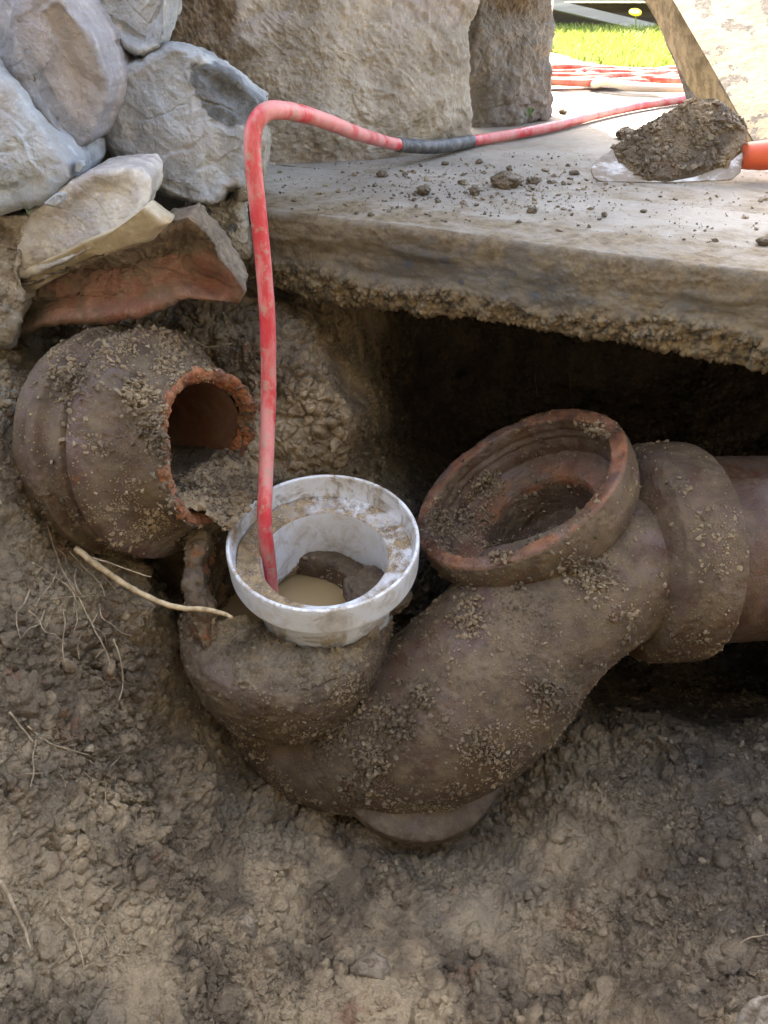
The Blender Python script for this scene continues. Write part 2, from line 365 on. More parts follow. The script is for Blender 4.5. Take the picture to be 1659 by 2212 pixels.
def build_soil():
    us = np.concatenate([np.arange(-400, -10, 10), np.arange(-10, 1670, 2.6), np.arange(1670, 2060, 10)]).astype(float)
    vs_ = np.concatenate([np.arange(400, 640, 12), np.arange(640, 2225, 2.6), np.arange(2225, 2700, 10)]).astype(float)
    U, Vv = np.meshgrid(us, vs_); n, m = U.shape; U = U.ravel(); Vv = Vv.ravel()
    V = soil_wpos(U, Vv); Q = gridq(n, m)[:, ::-1]
    N = normals(V, Q)
    # lumps of several sizes, cracks between clods
    big = fbm(V, .11, 3, 1); V1 = V + N*(.014*big)[:, None]
    W = V1 + .006*np.stack([fbm(V1, .02, 2, 50), fbm(V1, .02, 2, 60), fbm(V1, .02, 2, 70)], 1)
    a1, a2, ac = worley(W, .034, 5); e = a2 - a1
    b1, b2, bc = worley(W, .013, 15); e2 = b2 - b1
    c1, c2, cc = worley(V1 + .002*fbm(V1, .006, 2, 80)[:, None], .0055, 25)
    rough = .45 + .55*sstep(-.25, .35, fbm(V, .13, 3, 33))
    smooth = sstep(.05, .35, fbm(V, .09, 3, 91))
    rough = rough*(1-.75*smooth)
    h = .0085*(ac-.5)*sstep(0, .2, e) - .006*(1-sstep(0, .12, e))*sstep(-.2, .3, fbm(V, .06, 2, 203))
    h = h + .0055*(bc-.5)*sstep(0, .2, e2) - .0032*(1-sstep(.0, .16, e2)) + .0022*sstep(.0, .5, e2)
    h = h + .0020*(cc*sstep(0, .3, c2-c1)) + .0016*fbm(V, .012, 3, 123, .5, True)
    gx = V.reshape(n, m, 3); st_ = np.zeros((n, m)); st_[1:] = np.linalg.norm(gx[1:]-gx[:-1], axis=2); st_ = smooth1(st_, 6).ravel(); calm = sstep(.0060, .0022, st_)
    h = h*rough*(.25+.75*calm) + .0060*fbm(V, .035, 3, 21, .5) + .0012*calm*fbm(V, .008, 2, 23)
    big2 = fbm(V, .055, 3, 141, .55, True); h = h*1.2 + .0045*big2*(1-smooth*.6)
    V2 = V1 + N*h[:, None]
    wet_shade = sstep(1050, 1500, U)*sstep(1450, 1650, Vv)*(1-.6*sstep(1950, 2300, Vv))
    wet_shade = np.clip(wet_shade + .35*sstep(.1, .4, fbm(V, .05, 4, 77)) * sstep(1500, 1700, Vv)*sstep(500, 900, U), 0, 1)
    wet_shade = np.clip(wet_shade*.88 + 1.0*sstep(760, 900, U)*(1-sstep(1500, 1600, Vv)), 0, 1)  # last term paints the shade of the under-slab hollow into the soil colour
    cem = (1-sstep(30, 140, U))*sstep(700, 760, Vv)*(1-sstep(860, 950, Vv))*sstep(-.2, .3, fbm(V, .03, 3, 12)+.2)
    o = mk('soil', V2, Q, M['soil'], attrs={'wet_shade': wet_shade, 'cem': cem}, loc=(0, .6, -.5))
    meta(o, None, None, kind='structure')
    o['label'] = 'crumbly brown clay soil sides and floor of the pit'
    G3 = V2.reshape(n, m, 3); B = np.concatenate([G3[:, 0], G3[-1, 1:-1], G3[::-1, -1]])[::3]; Bn = np.zeros_like(B)
    nl = n; Bn = B - np.array([.02, .62, 0]); Bn[:, 2] = 0; Bn[:, 1] = np.where(Bn[:, 1] > -.05, Bn[:, 1]*.3, Bn[:, 1]); Bn /= np.linalg.norm(Bn, axis=1, keepdims=True)
    rowsB = [B]; zt = np.where(B[:, 1] > .50, np.minimum(-.11, -.11), .0); zt = np.where(B[:, 0] < 0, np.maximum(zt, -.02), zt); zt = smooth1(zt, 30)
    for k in range(1, 41):
        t = k/40; p = B + Bn*(.02+.50*t)*1.0; p[:, 2] = B[:, 2] + (zt-B[:, 2])*t**.8; p = p + .012*fbm(p, .05, 4, 31)[:, None]*min(1, t*4)*np.array([1, 1, .4]); rowsB.append(p)
    rowsB.append(B + Bn*2.5 + 0); rowsB[-1][:, 2] = zt
    VB = np.vstack(rowsB); QB = gridq(len(rowsB), len(B)); ob = mk('trench_bank', VB, QB, M['soil'], attrs={'wet_shade': np.zeros(len(VB)), 'cem': np.zeros(len(VB))}, loc=(0, -.2, 0)); meta(ob, 'soil bank around the rest of the trench', None, kind='structure')
    N2 = normals(V2, Q); w = np.where((U > -60) & (U < 1720) & (Vv > 640) & (Vv < 2260), 1., .02)
    dd_ = np.linalg.norm(V-CAM, axis=1); w = w/dd_**1.5*(.12+sstep(-.05, .35, fbm(V, .035, 4, 301)))*(1-.75*smooth)
    w = w*(1-.85*sstep(850, 900, U)*(1-sstep(1350, 1500, Vv)))
    def wet_shade_at(X):
        c = X.reshape(-1, 12, 3).mean(1); rel = c-CAM; d = rel[:, 1]*CP - rel[:, 2]*SP; pu = 829.5+F*rel[:, 0]/d; pv = 1106-F*(rel[:, 1]*SP+rel[:, 2]*CP)/d
        xi = np.clip(np.searchsorted(us, pu), 0, m-1); yi = np.clip(np.searchsorted(vs_, pv), 0, n-1); return np.repeat(.1+.8*wet_shade[yi*m+xi], 12)
    Vc, Fc = scatter(V2, Q, N2, 90000, w, rexp(.0007, .45, .0042), 17)
    # bigger broken clods pressed into the surface, twelve shapes repeated at random
    Rg = np.random.default_rng(77); fr_ = normals(V2, Q); cen = V2[Q].mean(1); inside = (U[Q[:, 0]] > -60) & (U[Q[:, 0]] < 1720) & (Vv[Q[:, 0]] > 660) & (Vv[Q[:, 0]] < 2260)
    wf = w[Q[:, 0]]*inside; wf = wf*(sstep(0, .3, fbm(cen, .06, 3, 411))+.08); ci = Rg.choice(len(Q), 3200, p=wf/wf.sum())
    uu = np.linspace(0, math.pi, 11); ww = np.arange(18)*2*math.pi/18; Aq, Bq = np.meshgrid(uu, ww, indexing='ij')
    D = np.stack([np.sin(Aq)*np.cos(Bq), np.sin(Aq)*np.sin(Bq), np.cos(Aq)], -1).reshape(-1, 3); protos = []
    for k in range(12):
        o3 = np.array([k*3.7, k*1.1, -k*2.3]); f3, e3 = facets3(D+o3, 1.1, k); protos.append(D*(1+.40*fbm(D+o3, .8, 4, k, .6)+.22*f3)[:, None])
    Qc = gridq(11, 18, True); VV, QQ, kk_ = [], [], 0; Rr = np.minimum(.011, .0032*np.exp(Rg.exponential(.38, len(ci))))
    for i, c in enumerate(ci):
        q, _ = np.linalg.qr(Rg.normal(size=(3, 3))); nn = fr_[Q[c, 0]]; v = (protos[i % 12]*Rg.uniform(.6, 1.2, 3))@q.T*Rr[i]; al = v@nn
        v = v - np.outer(al*.45, nn) + cen[c] - nn*Rr[i]*.10; VV.append(v); QQ.append(Qc+kk_); kk_ += len(D)
    VV = np.vstack(VV); QQ = np.vstack(QQ); nV = normals(VV, QQ); VV = VV + nV*(.0008*fbm(VV, .004, 2, 9))[:, None]
    oc = mk('soil_clods', VV, QQ, M['soil'], attrs={'wet_shade': np.repeat(wet_shade[Q[ci, 0]]*.9, len(D)), 'cem': np.zeros(len(VV)), 'var': np.repeat(Rg.random(len(ci))*.22, len(D))}, loc=(0, .6, -.5)); meta(oc, 'broken clay clods pressed into the sides and floor of the pit', 'soil', None, 'stuff')
    o = mk('loose_soil', Vc, Fc, M['soil'], smooth=False, attrs={'wet_shade': wet_shade_at(Vc), 'cem': np.zeros(len(Vc)), 'var': np.repeat(np.random.default_rng(5).random(len(Vc)//12)**7*.7, 12)}, loc=(0, .6, -.5)); meta(o, 'loose soil crumbs covering the sides and floor of the pit', 'soil', None, 'stuff')
build_soil()

# ================================================================== CONCRETE SLAB
def m_conc():
    n = NT('concrete'); a = n.noise(.25, 8, .6); b = n.noise(.02, 6, .7, off=3)
    top = n.mix(n.ramp(a, .35, .65), (.19, .172, .145), (.285, .265, .228))
    top = n.mix(n.ramp(b, .5, .75, 0, .5), top, (.36, .335, .29))
    dirt = n.mix(n.ramp(n.noise(.012, 6, .7, off=6), .35, .65), (.10, .073, .042), (.20, .155, .095))
    df = n.math('ADD', n.attr('dirt'), n.ramp(n.noise(.05, 8, .72, .6, off=8), .36, .66, -.42, .42), True)
    df = n.math('MULTIPLY', df, n.ramp(n.attr('dirt'), 0, .12))
    col = n.mix(df, top, dirt)
    face = n.mix(n.ramp(n.noise(.03, 6, .6, off=9, stretch=(.3, 1, 1)), .4, .62), (.085, .083, .080), (.165, .150, .122))
    agg = n.vor(.020); ar = n.ramp(agg, .30, .24); ar2 = n.ramp(n.vor(.020, out=1), .45, .6)
    cf = n.math('MULTIPLY', ar, ar2)
    face = n.mix(n.math('MULTIPLY', cf, .8), face, (.07, .08, .10))
    face = n.mix(n.math('MULTIPLY', df, .85), face, dirt)
    col = n.mix(n.attr('face'), col, face)
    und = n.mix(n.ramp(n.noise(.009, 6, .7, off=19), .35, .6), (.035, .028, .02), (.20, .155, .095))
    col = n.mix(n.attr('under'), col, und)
    n.bump(n.noise(.003, 5, .7), .0010); n.bump(n.noise(.02, 5, .6, off=4), .0015)
    return n.done(col, .82, .35)
M['conc'] = m_conc()
def edge_xy():
    pts = [(480, 440), (560, 455), (700, 470), (900, 492), (1100, 520), (1300, 548), (1500, 572), (1659, 590), (1850, 615), (2300, 680)]
    g = np.array([G(float(u), float(v)) for u, v in pts]); xs = np.linspace(g[0, 0]-.02, g[-1, 0], 760)
    ys = np.interp(xs, g[:, 0], g[:, 1]); ys = smooth1(ys, 60); return xs, ys
def thick(x):
    uu = [-.4, -.19, -.12, -.05, .05, .16, .25, .33, .40, .8]; zz = [-.078, -.078, -.080, -.088, -.084, -.079, -.076, -.084, -.082, -.085]
    return np.interp(x, uu, zz)
def build_slab():
    xs, ys = edge_xy(); n = len(xs)
    bott = smooth1(thick(xs), 14)
    # profile around the edge: t 0..1 top->bottom ; columns
    prof = []   # (dy (forward into slab +), zfrac, kind weights face,under,dirt)
    for k in np.linspace(1, 0, 46): prof.append((.012 + 0.22*k**1.6, 0, 0, 0))
    for k in np.linspace(0, 1, 12)[1:]:
        a = k*math.pi/2; prof.append((.012-.012*math.sin(a), -.010*(1-math.cos(a)), .0 + .8*k, 0))
    nf = 60
    for k in np.linspace(0, 1, nf)[1:]: prof.append((-.004*math.sin(k*2.6)+.018*max(0, k-.62)**1.0, ('f', k), 1, sstep(.60, .74, k)))
    for k in np.linspace(0, 1, 24)[1:]: prof.append((.018*.38+.30*k**1.5, ('f', 1.0), 1, 1))
    m = len(prof); V = np.zeros((n, m, 3)); fa = np.zeros((n, m)); un = np.zeros((n, m)); di = np.zeros((n, m)); kk = np.zeros((n, m))
    for j, (dy, z, f, u_) in enumerate(prof):
        if isinstance(z, tuple): zz = -.010 + (bott+.010)*z[1]; kk[:, j] = z[1]
        else: zz = z + 0*xs
        V[:, j, 0] = xs; V[:, j, 1] = ys + dy; V[:, j, 2] = zz; fa[:, j] = f; un[:, j] = u_
        di[:, j] = (.85 if f == 0 and dy < .08 else .75*max(0, 1-dy/.20)) if f == 0 else .55
    V = V.reshape(-1, 3); fa = fa.ravel(); un = un.ravel(); di = di.ravel(); kk = kk.ravel()
    Q = gridq(n, m)[:, ::-1]; N = normals(V, Q)
    if (N[:, 2]*(fa == 0)).sum() < 0: Q = Q[:, ::-1]; N = -N
    f = sstep(0, .5, fa)
    # scour ledges along the face, broken crumbly underside
    line = .5*fbm(V*np.array([.5, .5, 1]), .05, 3, 4)
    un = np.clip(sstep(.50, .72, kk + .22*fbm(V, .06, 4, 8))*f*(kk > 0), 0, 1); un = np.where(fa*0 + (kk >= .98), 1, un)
    step = sstep(.20, .34, kk+.30*line+.10*fbm(V*np.array([.25, 1, 1]), .05, 3, 61)) * (1-un)*sstep(-.4, .3, fbm(V, .12, 2, 62)+.2)
    h = f*(-.004*step + .0035*fbm(V*np.array([.4, 1, 1.3]), .02, 4, 6, .55)) + (1-f)*(.0006*fbm(V, .01, 3, 2))
    w1, w2, wc = worley(V, .014, 3); x1, x2, xc = worley(V, .005, 13)
    h = h + un*(.008*fbm(V, .045, 4, 5, .6) + .005*(wc-.3)*sstep(0, .3, w2-w1) + .003*xc*sstep(0, .3, x2-x1) + .003)
    h = h + f*.0012*xc*sstep(0, .4, x2-x1)*sstep(0, .3, fbm(V, .03, 3, 16))
    N2 = N.copy(); V2 = V + N2*h[:, None]
    di = np.where(f > .3, .30 + .55*sstep(-.1, .4, fbm(V*np.array([.4, 1, 1]), .05, 3, 44)) + .45*(1-sstep(.05, .30, kk)), di)
    o = mk('concrete_slab', V2, Q, M['conc'], attrs={'dirt': di, 'face': f, 'under': un}, loc=(0, .9, 0))
    meta(o, 'weathered concrete path slab undercut along its broken muddy front edge', None, kind='structure')
    # the rest of the paving, running back to the lawn
    xs2 = np.linspace(-2.5, 4, 90); ys2 = np.linspace(0, 1, 60)
    X, T = np.meshgrid(xs2, ys2); Y0 = np.interp(X, xs, ys)+.232; Y = Y0 + (3.4-Y0)*T**1.3
    V = np.stack([X.ravel(), Y.ravel(), 0*X.ravel() + .0], 1); V[:, 2] += .0
    Q = gridq(60, 90)
    o = mk('path', V, Q, M['conc'], attrs={'dirt': .35*np.exp(-(V[:, 1]-.9)*4), 'face': 0*V[:, 0], 'under': 0*V[:, 0]}, loc=(0, 1.5, 0)); meta(o, None, None, kind='structure')
build_slab()

# ================================================================== STONES
def stone(name, poly, facets, mat, label, group='rough stones of the dry stone wall', depth=.16, amp=.004, n=300, rings=90, rnd=.035, cen=None, s=0, mudf=None, tintf=None, lump=0., chips=26, chipd=1.25, fac=.6, cat='stone', edge=.006):
    """poly: outline (u,v); facets: (u,v,Y,a,b) planes Y = Y0 + a*x + b*z through the point seen at u,v"""
    poly = np.array(poly, float); c = np.array(cen, float) if cen else poly.mean(0)
    # densify + jitter the outline, then star-shaped radius by angle
    pp = dense(np.vstack([poly, poly[:1]]), 4)[:-1]
    wob = fbm(np.c_[pp/1000., np.full(len(pp), s*.13)], .06, 4, s)*edge*1000
    dir_ = (pp-c)/np.linalg.norm(pp-c, axis=1, keepdims=True); pp = pp + dir_*wob[:, None]
    ang = np.arctan2(pp[:, 1]-c[1], pp[:, 0]-c[0]); rr = np.linalg.norm(pp-c, axis=1); o_ = np.argsort(ang)
    th = np.arange(n)*2*math.pi/n - math.pi
    R = np.interp(th, np.r_[ang[o_][-1]-2*math.pi, ang[o_], ang[o_][0]+2*math.pi], np.r_[rr[o_][-1], rr[o_], rr[o_][0]])
    rho = np.concatenate([np.linspace(0.004, 1, rings)**.85])
    U = (c[0] + rho[:, None]*R*np.cos(th)).ravel(); Vv = (c[1] + rho[:, None]*R*np.sin(th)).ravel()
    RH = np.repeat(rho, n); r = ray(U, Vv)
    best = None; soft = None
    for (u0, v0, Y0, a, b) in facets:
        p0 = PY(float(u0), float(v0), Y0); k = p0[1] - a*p0[0] - b*p0[2]
        d = (k + b*CAMZ) / (r[:, 1] - a*r[:, 0] - b*r[:, 2])
        best = d if best is None else np.maximum(best, d)
    size = R.mean()/F*best.mean()
    best = best + rnd*.8*(1-np.sqrt(np.clip(1-RH**9, 0, 1)))
    V = CAM + best[:, None]*r
    # back half: rings that go away from the camera and close
    dirb = ray(c[0], c[1]) if c[1] > 1200 else np.array([0, 1, 0.0]); dirb = dirb/np.linalg.norm(dirb); back = []
    nb = 12; last = V[-n:]; cc = last.mean(0)
    for k in range(1, nb+1):
        t = k/nb; sc = math.sqrt(max(0., 1-(t**2.2)*.98)); back.append(cc + (last-cc)*sc + dirb*depth*t)
    V = np.vstack([V] + back + [(cc+dirb*depth)[None], V[:n].mean(0)[None]])
    tot = rings+nb; Q = gridq(tot, n, True)
    a_ = np.arange(n); b_ = (a_+1) % n
    Fs = [Q, np.stack([(tot-1)*n+a_, (tot-1)*n+b_, np.full(n, tot*n)], 1), np.stack([b_, a_, np.full(n, tot*n+1)], 1)]
    N = vnorm_any(V, Fs)
    if (N[:n*rings]*(V[:n*rings]-CAM)).sum() > 0: Fs = [q[:, ::-1] for q in Fs]; N = -N
    # chip random flat facets off the front
    rg = np.random.default_rng(s); Fv = V[:n*rings]; cen3 = Fv.mean(0); tow = -ray(c[0], c[1]); tow /= np.linalg.norm(tow)
    ext = np.abs((Fv-cen3)@np.array([1, 0, 0])).max()
    wch = np.zeros(len(V)); wch[:n*rings] = 1-RH**7; wch[-1] = 1
    for k in range(chips):
        d_ = tow*rg.uniform(.35, 1.2) + rg.normal(0, .62, 3); d_ /= np.linalg.norm(d_)
        sp = (V-cen3)@d_; off = sp.max() - ext*rg.uniform(.03, .16)*chipd
        V = V - d_*(wch*np.maximum(0, sp-off))[:, None]*.93
    N = vnorm_any(V, Fs)
    h = amp*(1.6*fbm(V, .07, 4, s+1, .5) + .9*fbm(V, .014, 4, s+5, .6, True)*.5)
    # conchoidal flakes: cellular terraces
    f1, f2, cid = worley(V + .01*fbm(V, .04, 2, s+9)[:, None], .055, s+7); h = h + amp*1.0*(cid-.5)*sstep(0, .12, f2-f1)
    fz, fe = facets3(V + .012*np.stack([fbm(V, .05, 3, s+9), fbm(V, .05, 3, s+19), fbm(V, .05, 3, s+29)], 1), .045, s+61); h = h + amp*fac*1.0*fz*sstep(0, .06, fe)
    fz, fe = facets3(V + .006*np.stack([fbm(V, .02, 3, s+9), fbm(V, .02, 3, s+19), fbm(V, .02, 3, s+29)], 1), .018, s+71); h = h + amp*fac*.35*fz*sstep(0, .06, fe)
    if lump: 
        g1, g2, gc = worley(V, .007, s+8); h = h + lump*gc*sstep(0, .3, g2-g1)
    V = V + N*h[:, None]
    uu = np.concatenate([U, np.zeros(len(V)-len(U))-999]); vv = np.concatenate([Vv, np.zeros(len(V)-len(U))])
    mud = mudf(uu, vv, V) if mudf else np.zeros(len(V)); tint = tintf(uu, vv, V) if tintf else np.zeros(len(V))
    if mudf:
        g1, g2, gc = worley(V, .006, s+18); V = V + N*(np.clip(mud, 0, 1)*.0028*gc*sstep(0, .3, g2-g1))[:, None]
    o = mk(name, V, Fs, mat, attrs={'mud': mud, 'tint': tint}); return meta(o, label, cat, group)
M['grey'] = m_rock('grey', (.235, .26, .285), (.38, .40, .41), (.29, .285, .285), sz=.10)
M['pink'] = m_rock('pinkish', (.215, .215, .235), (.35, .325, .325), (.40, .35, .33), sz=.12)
M['dgrey'] = m_rock('dusky', (.235, .25, .262), (.37, .38, .375), (.30, .29, .28), sz=.09)
M['cream'] = m_rock('cream', (.33, .31, .29), (.52, .49, .43), (.36, .31, .30), sz=.06)
M['redr'] = m_rock('red', (.21, .088, .062), (.29, .15, .11), (.20, .125, .09), sz=.05, bump=.005)
M['boul'] = m_rock('tan', (.25, .22, .175), (.42, .375, .305), (.34, .30, .265), sz=.16, bump=.005)
M['boulg'] = m_rock('slate', (.17, .165, .155), (.27, .255, .235), (.22, .20, .175), sz=.07, bump=.006)
M['ylw'] = m_rock('yellowish', (.27, .22, .14), (.40, .35, .26), (.33, .21, .09), sz=.07, bump=.001)
M['mort'] = m_rock('mortar', (.24, .22, .18), (.37, .34, .28), (.20, .17, .13), sz=.03, bump=.005)
G_W = 'rough stones of the dry stone wall'
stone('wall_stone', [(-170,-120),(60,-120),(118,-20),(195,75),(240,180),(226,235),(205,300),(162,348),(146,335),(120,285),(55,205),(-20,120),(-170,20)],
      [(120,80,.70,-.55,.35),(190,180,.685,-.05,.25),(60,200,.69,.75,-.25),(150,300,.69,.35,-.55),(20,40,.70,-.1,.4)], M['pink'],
      'large pinkish grey stone with a dark slanting facet at the upper left', depth=.27, tintf=lambda u, v, V: .5*sstep(-8, 8, v-(60+.72*u+60*np.clip((u-120)/60, 0, 3))+30*fbm(V, .04, 4, 3))*(u > -900), cen=(80, 90), s=11, amp=.003)  # tint paints the facet's shade as well as its bluish stone colour
stone('wall_stone', [(-170,60),(-20,125),(55,215),(108,290),(150,350),(157,385),(140,410),(90,440),(0,458),(-170,470)],
      [(60,320,.655,-.35,.40),(90,400,.65,.1,-.25),(-60,300,.66,.3,.2),(20,230,.66,.2,.6)], M['grey'],
      'pale blue grey stone cut off by the left edge above the red rock', depth=.28, cen=(0, 310), s=22, amp=.003)
stone('wall_stone', [(60,-160),(370,-160),(366,0),(361,60),(346,104),(300,122),(262,112),(225,80),(196,52),(150,0)],
      [(270,40,.80,0.1,.25),(330,50,.79,-.6,.2),(290,100,.79,.1,-.8)], M['dgrey'],
      'grey stone at the top between the pinkish stone and the tan boulder', cen=(260, -20), s=33, amp=.003)
stone('wall_stone', [(232,150),(300,122),(352,92),(372,92),(440,120),(520,170),(575,218),(560,262),(532,300),(524,380),(520,402),(492,408),(470,440),(400,445),(330,418),(260,350),(206,300),(232,235)],
      [(330,220,.79,.05,.25),(400,330,.775,-.25,.05),(480,220,.79,.25,.25),(280,330,.78,-.5,-.2),(500,360,.79,.9,0)], M['dgrey'],
      'broad grey wedge-shaped stone with a blue black patch behind the hose bend', cen=(385, 270), s=44, amp=.0035,
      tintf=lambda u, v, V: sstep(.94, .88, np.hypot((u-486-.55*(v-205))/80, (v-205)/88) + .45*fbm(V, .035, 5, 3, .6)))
stone('wall_stone', [(42,500),(60,455),(140,400),(190,372),(262,360),(305,362),(324,385),(322,430),(305,468),(240,515),(150,560),(60,600),(38,600)],
      [(240,410,.665,-.2,.6),(300,440,.66,.9,-.2),(120,480,.66,-.4,.4),(200,480,.655,-.1,-.2)], M['cream'],
      'whitish quartz stone lying on top of the red rock', cen=(180, 470), s=55, amp=.003)
stone('wall_stone', [(38,590),(60,575),(150,535),(250,490),(320,440),(345,462),(372,480),(330,520),(210,560),(120,600),(50,640),(36,625)],
      [(200,530,.672,-.1,-.5)], M['ylw'], 'smooth yellowish ledge of stone between the quartz stone and the red rock', cen=(200, 540), s=56, amp=.0008, depth=.08, rnd=.02, chips=0, fac=0)
stone('wall_stone', [(20,640),(90,600),(200,558),(330,500),(405,474),(440,505),(470,545),(505,600),(521,632),(508,650),(470,652),(400,640),(370,655),(300,678),(225,690),(150,695),(95,702),(35,725),(-60,745),(-150,740),(-150,640)],
      [(300,600,.655,-.15,-.35),(300,520,.66,-.1,.8),(490,620,.67,.7,0),(80,680,.655,.2,-.2)], M['redr'],
      'long red rock caked with mud just above the broken clay pipe', cen=(260, 600), s=66, amp=.004, rnd=.02,
      mudf=lambda u, v, V: np.clip(sstep(20, -25, (v-600) + .25*(u-250) + 90*fbm(V, .05, 5, 5, .65)), 0, 1)*.95 + .9*sstep(120, 20, u) + .3)
stone('wall_stone', [(-150,450),(20,458),(60,470),(50,520),(40,600),(60,640),(30,700),(20,735),(-150,760)],
      [(10,580,.668,.1,0)], M['mort'], 'crumbly dirty mortar lump at the left edge beside the red rock', 'mortar and concrete lumps', s=77, amp=.006, depth=.1, cen=(-30, 590), mudf=lambda u, v, V: .35+.4*fbm(V, .03, 3, 8), cat='mortar')
stone('concrete_chunk', [(400,470),(425,440),(480,425),(515,430),(530,470),(535,550),(505,560),(470,545),(430,505)],
      [(480,490,.83,.1,.1),(440,450,.83,-.5,.4)], M['mort'], 'small chunk of old concrete wedged at the slab corner behind the hose', 'mortar and concrete lumps', s=78, amp=.006, depth=.12, cen=(475, 490), cat='concrete', tintf=lambda u, v, V: sstep(.28, .2, worley(V, .02, 4)[0])*.8)
stone('wall_stone', [(488,410),(520,402),(528,370),(545,300),(560,262),(575,300),(566,390),(545,430),(510,432)],
      [(530,370,.83,.4,.1)], M['mort'], 'narrow pale stone sliver squeezed beside the hose at the slab corner', s=79, amp=.003, depth=.1, cen=(532, 370))
stone('pebble', [(164,348),(176,348),(180,360),(172,376),(162,374)], [(170,360,.70,.3,0)], M['grey'], 'small round pebble in the dark gap under the pinkish stone', 'pebbles in the wall gaps', s=80, amp=.0006, depth=.012, n=60, rings=16, rnd=.006, edge=.001, cat='pebble')
stone('pebble', [(96,440),(120,420),(138,420),(136,434),(118,446)], [(118,432,.66,.3,.1)], M['dgrey'], 'small flat pebble in the crack above the quartz stone', 'pebbles in the wall gaps', s=81, amp=.0006, depth=.015, n=60, rings=16, rnd=.006, edge=.001, cat='pebble')
# the two big boulders at the back, standing on the path
stone('boulder', [(320,-260),(1100,-260),(1012,60),(1010,180),(1016,292),(985,338),(800,362),(640,384),(565,392),(530,385),(480,330),(400,220),(335,100)],
      [(700,250,1.10,.42,.12),(950,260,1.17,.9,.05),(600,150,1.12,.15,.25),(800,60,1.15,.35,.45),(560,330,1.06,.1,.05)], M['boul'],
      'huge tan boulder behind the bent hose, rough and speckled', 'boulders standing on the concrete path', depth=.28, n=420, rings=140, cen=(700, 100), s=91, amp=.006, fac=.22, rnd=.03, lump=.0012, chips=50, chipd=.45,
      mudf=lambda u, v, V: sstep(560, 470, u+.25*v+70*fbm(V, .05, 3, 5))*.9)
stone('boulder', [(985,-260),(1240,-260),(1192,0),(1190,120),(1196,170),(1190,240),(1180,262),(1080,282),(1010,300),(1000,200)],
      [(1100,150,1.40,.35,.1),(1040,150,1.38,-.9,.05),(1170,150,1.44,.9,.1)], M['boulg'],
      'dark grey ribbed boulder at the end of the row beside the sunny lawn', 'boulders standing on the concrete path', depth=.25, n=360, rings=110, cen=(1100, 60), s=95, amp=.008, fac=.3, rnd=.03, lump=.001, chips=30, chipd=.6,
      mudf=lambda u, v, V: sstep(30, -40, v+40*fbm(V, .05, 3, 5)-30)*.8)
# wall above and behind the stones (rises out of the frame and shades the pit)
def box(x0, x1, y0, y1, z0, z1):
    V = np.array([(x, y, z) for x in (x0, x1) for y in (y0, y1) for z in (z0, z1)])
    return V, np.array([(0,1,3,2),(4,6,7,5),(0,4,5,1),(2,3,7,6),(0,2,6,4),(1,5,7,3)])
def boxes(bs):
    Vs, Qs, k = [], [], 0
    for b in bs: v, q = box(*b); Vs.append(v); Qs.append(q+k); k += 8
    return np.vstack(Vs), np.vstack(Qs)
n_ = NT('render_wall'); n_.bump(n_.noise(.02, 5, .6), .004); M['wallm'] = n_.done(n_.mix(n_.noise(.4), (.05, .045, .036), (.09, .08, .062)), .95)
V, Q = boxes([(-2.6, .36, 1.25, 1.60, .36, 2.15), (-2.6, -.235, .955, .995, -.12, 2.14)])
meta(mk('house_wall', V, Q, M['wallm'], smooth=False), 'rough rendered wall rising behind the stones and boulders', 'wall')
V, Q = boxes([(-7, 7, -1.9, -1.6, -.3, 3.7)])  # out of view, added only to hold back low sky light from behind
meta(mk('sky_block_wall', V, Q, M['wallm'], smooth=False), 'unseen dark wall added behind the camera to block sky light', 'wall')

# ================================================================== BROKEN CLAY PIPE (left)
def stuck(V, Q, parent, count, seed, wfun=None, lo=.0005, k=.42, hi=.0028):
    Q = Q if not isinstance(Q, list) else Q[0]; N = normals(V, Q); w = (.10+sstep(-.02, .35, fbm(V, .03, 4, seed+5)))
    if wfun is not None: w = w*wfun(V, N)
    w = w*(np.abs((N*(CAM-V)).sum(1)) > 0); N = N*np.sign((N*(CAM-V)).sum(1))[:, None] if seed == 481 else N; w = w*((N*(CAM-V)).sum(1) > 0)
    Vc, Fc = scatter(V, Q, N, count, w, rexp(lo, k, hi), seed)
    STUCK.setdefault(parent.name, []).append((Vc, Fc))
STUCK = {}
def clumps(V, parent, spots, seed):
    R = np.random.default_rng(seed); rel = V-CAM; d = rel[:, 1]*CP - rel[:, 2]*SP; up = rel[:, 1]*SP + rel[:, 2]*CP
    pu = 829.5+F*rel[:, 0]/d; pv = 1106-F*up/d; near = np.full((240, 180), 9.); ix = np.full((240, 180), -1)
    o = np.argsort(-d); a = (pv[o]/10).astype(int); b = (pu[o]/10).astype(int); k = (a >= 0) & (a < 240) & (b >= 0) & (b < 180); ix[a[k], b[k]] = o[k]
    P_, N_, r_ = [], [], []
    for (u, v, sp, cnt, big) in spots:
        for q in range(int(cnt*1.9)):
            i = ix[min(239, int((v+R.normal(0, sp))/10)), min(179, max(0, int((u+R.normal(0, sp))/10)))]
            if i < 0: continue
            n_v = (CAM-V[i])/np.linalg.norm(CAM-V[i]); P_.append(V[i]+R.normal(0, .0025, 3)+n_v*abs(R.normal(0, .002))*1); N_.append(n_v); r_.append(min(big*.65, .0008*math.exp(R.exponential(.55))))
    STUCK.setdefault(parent.name, []).append(crumb_mesh(np.array(P_), np.array(r_), np.array(N_), seed, flat=.9))
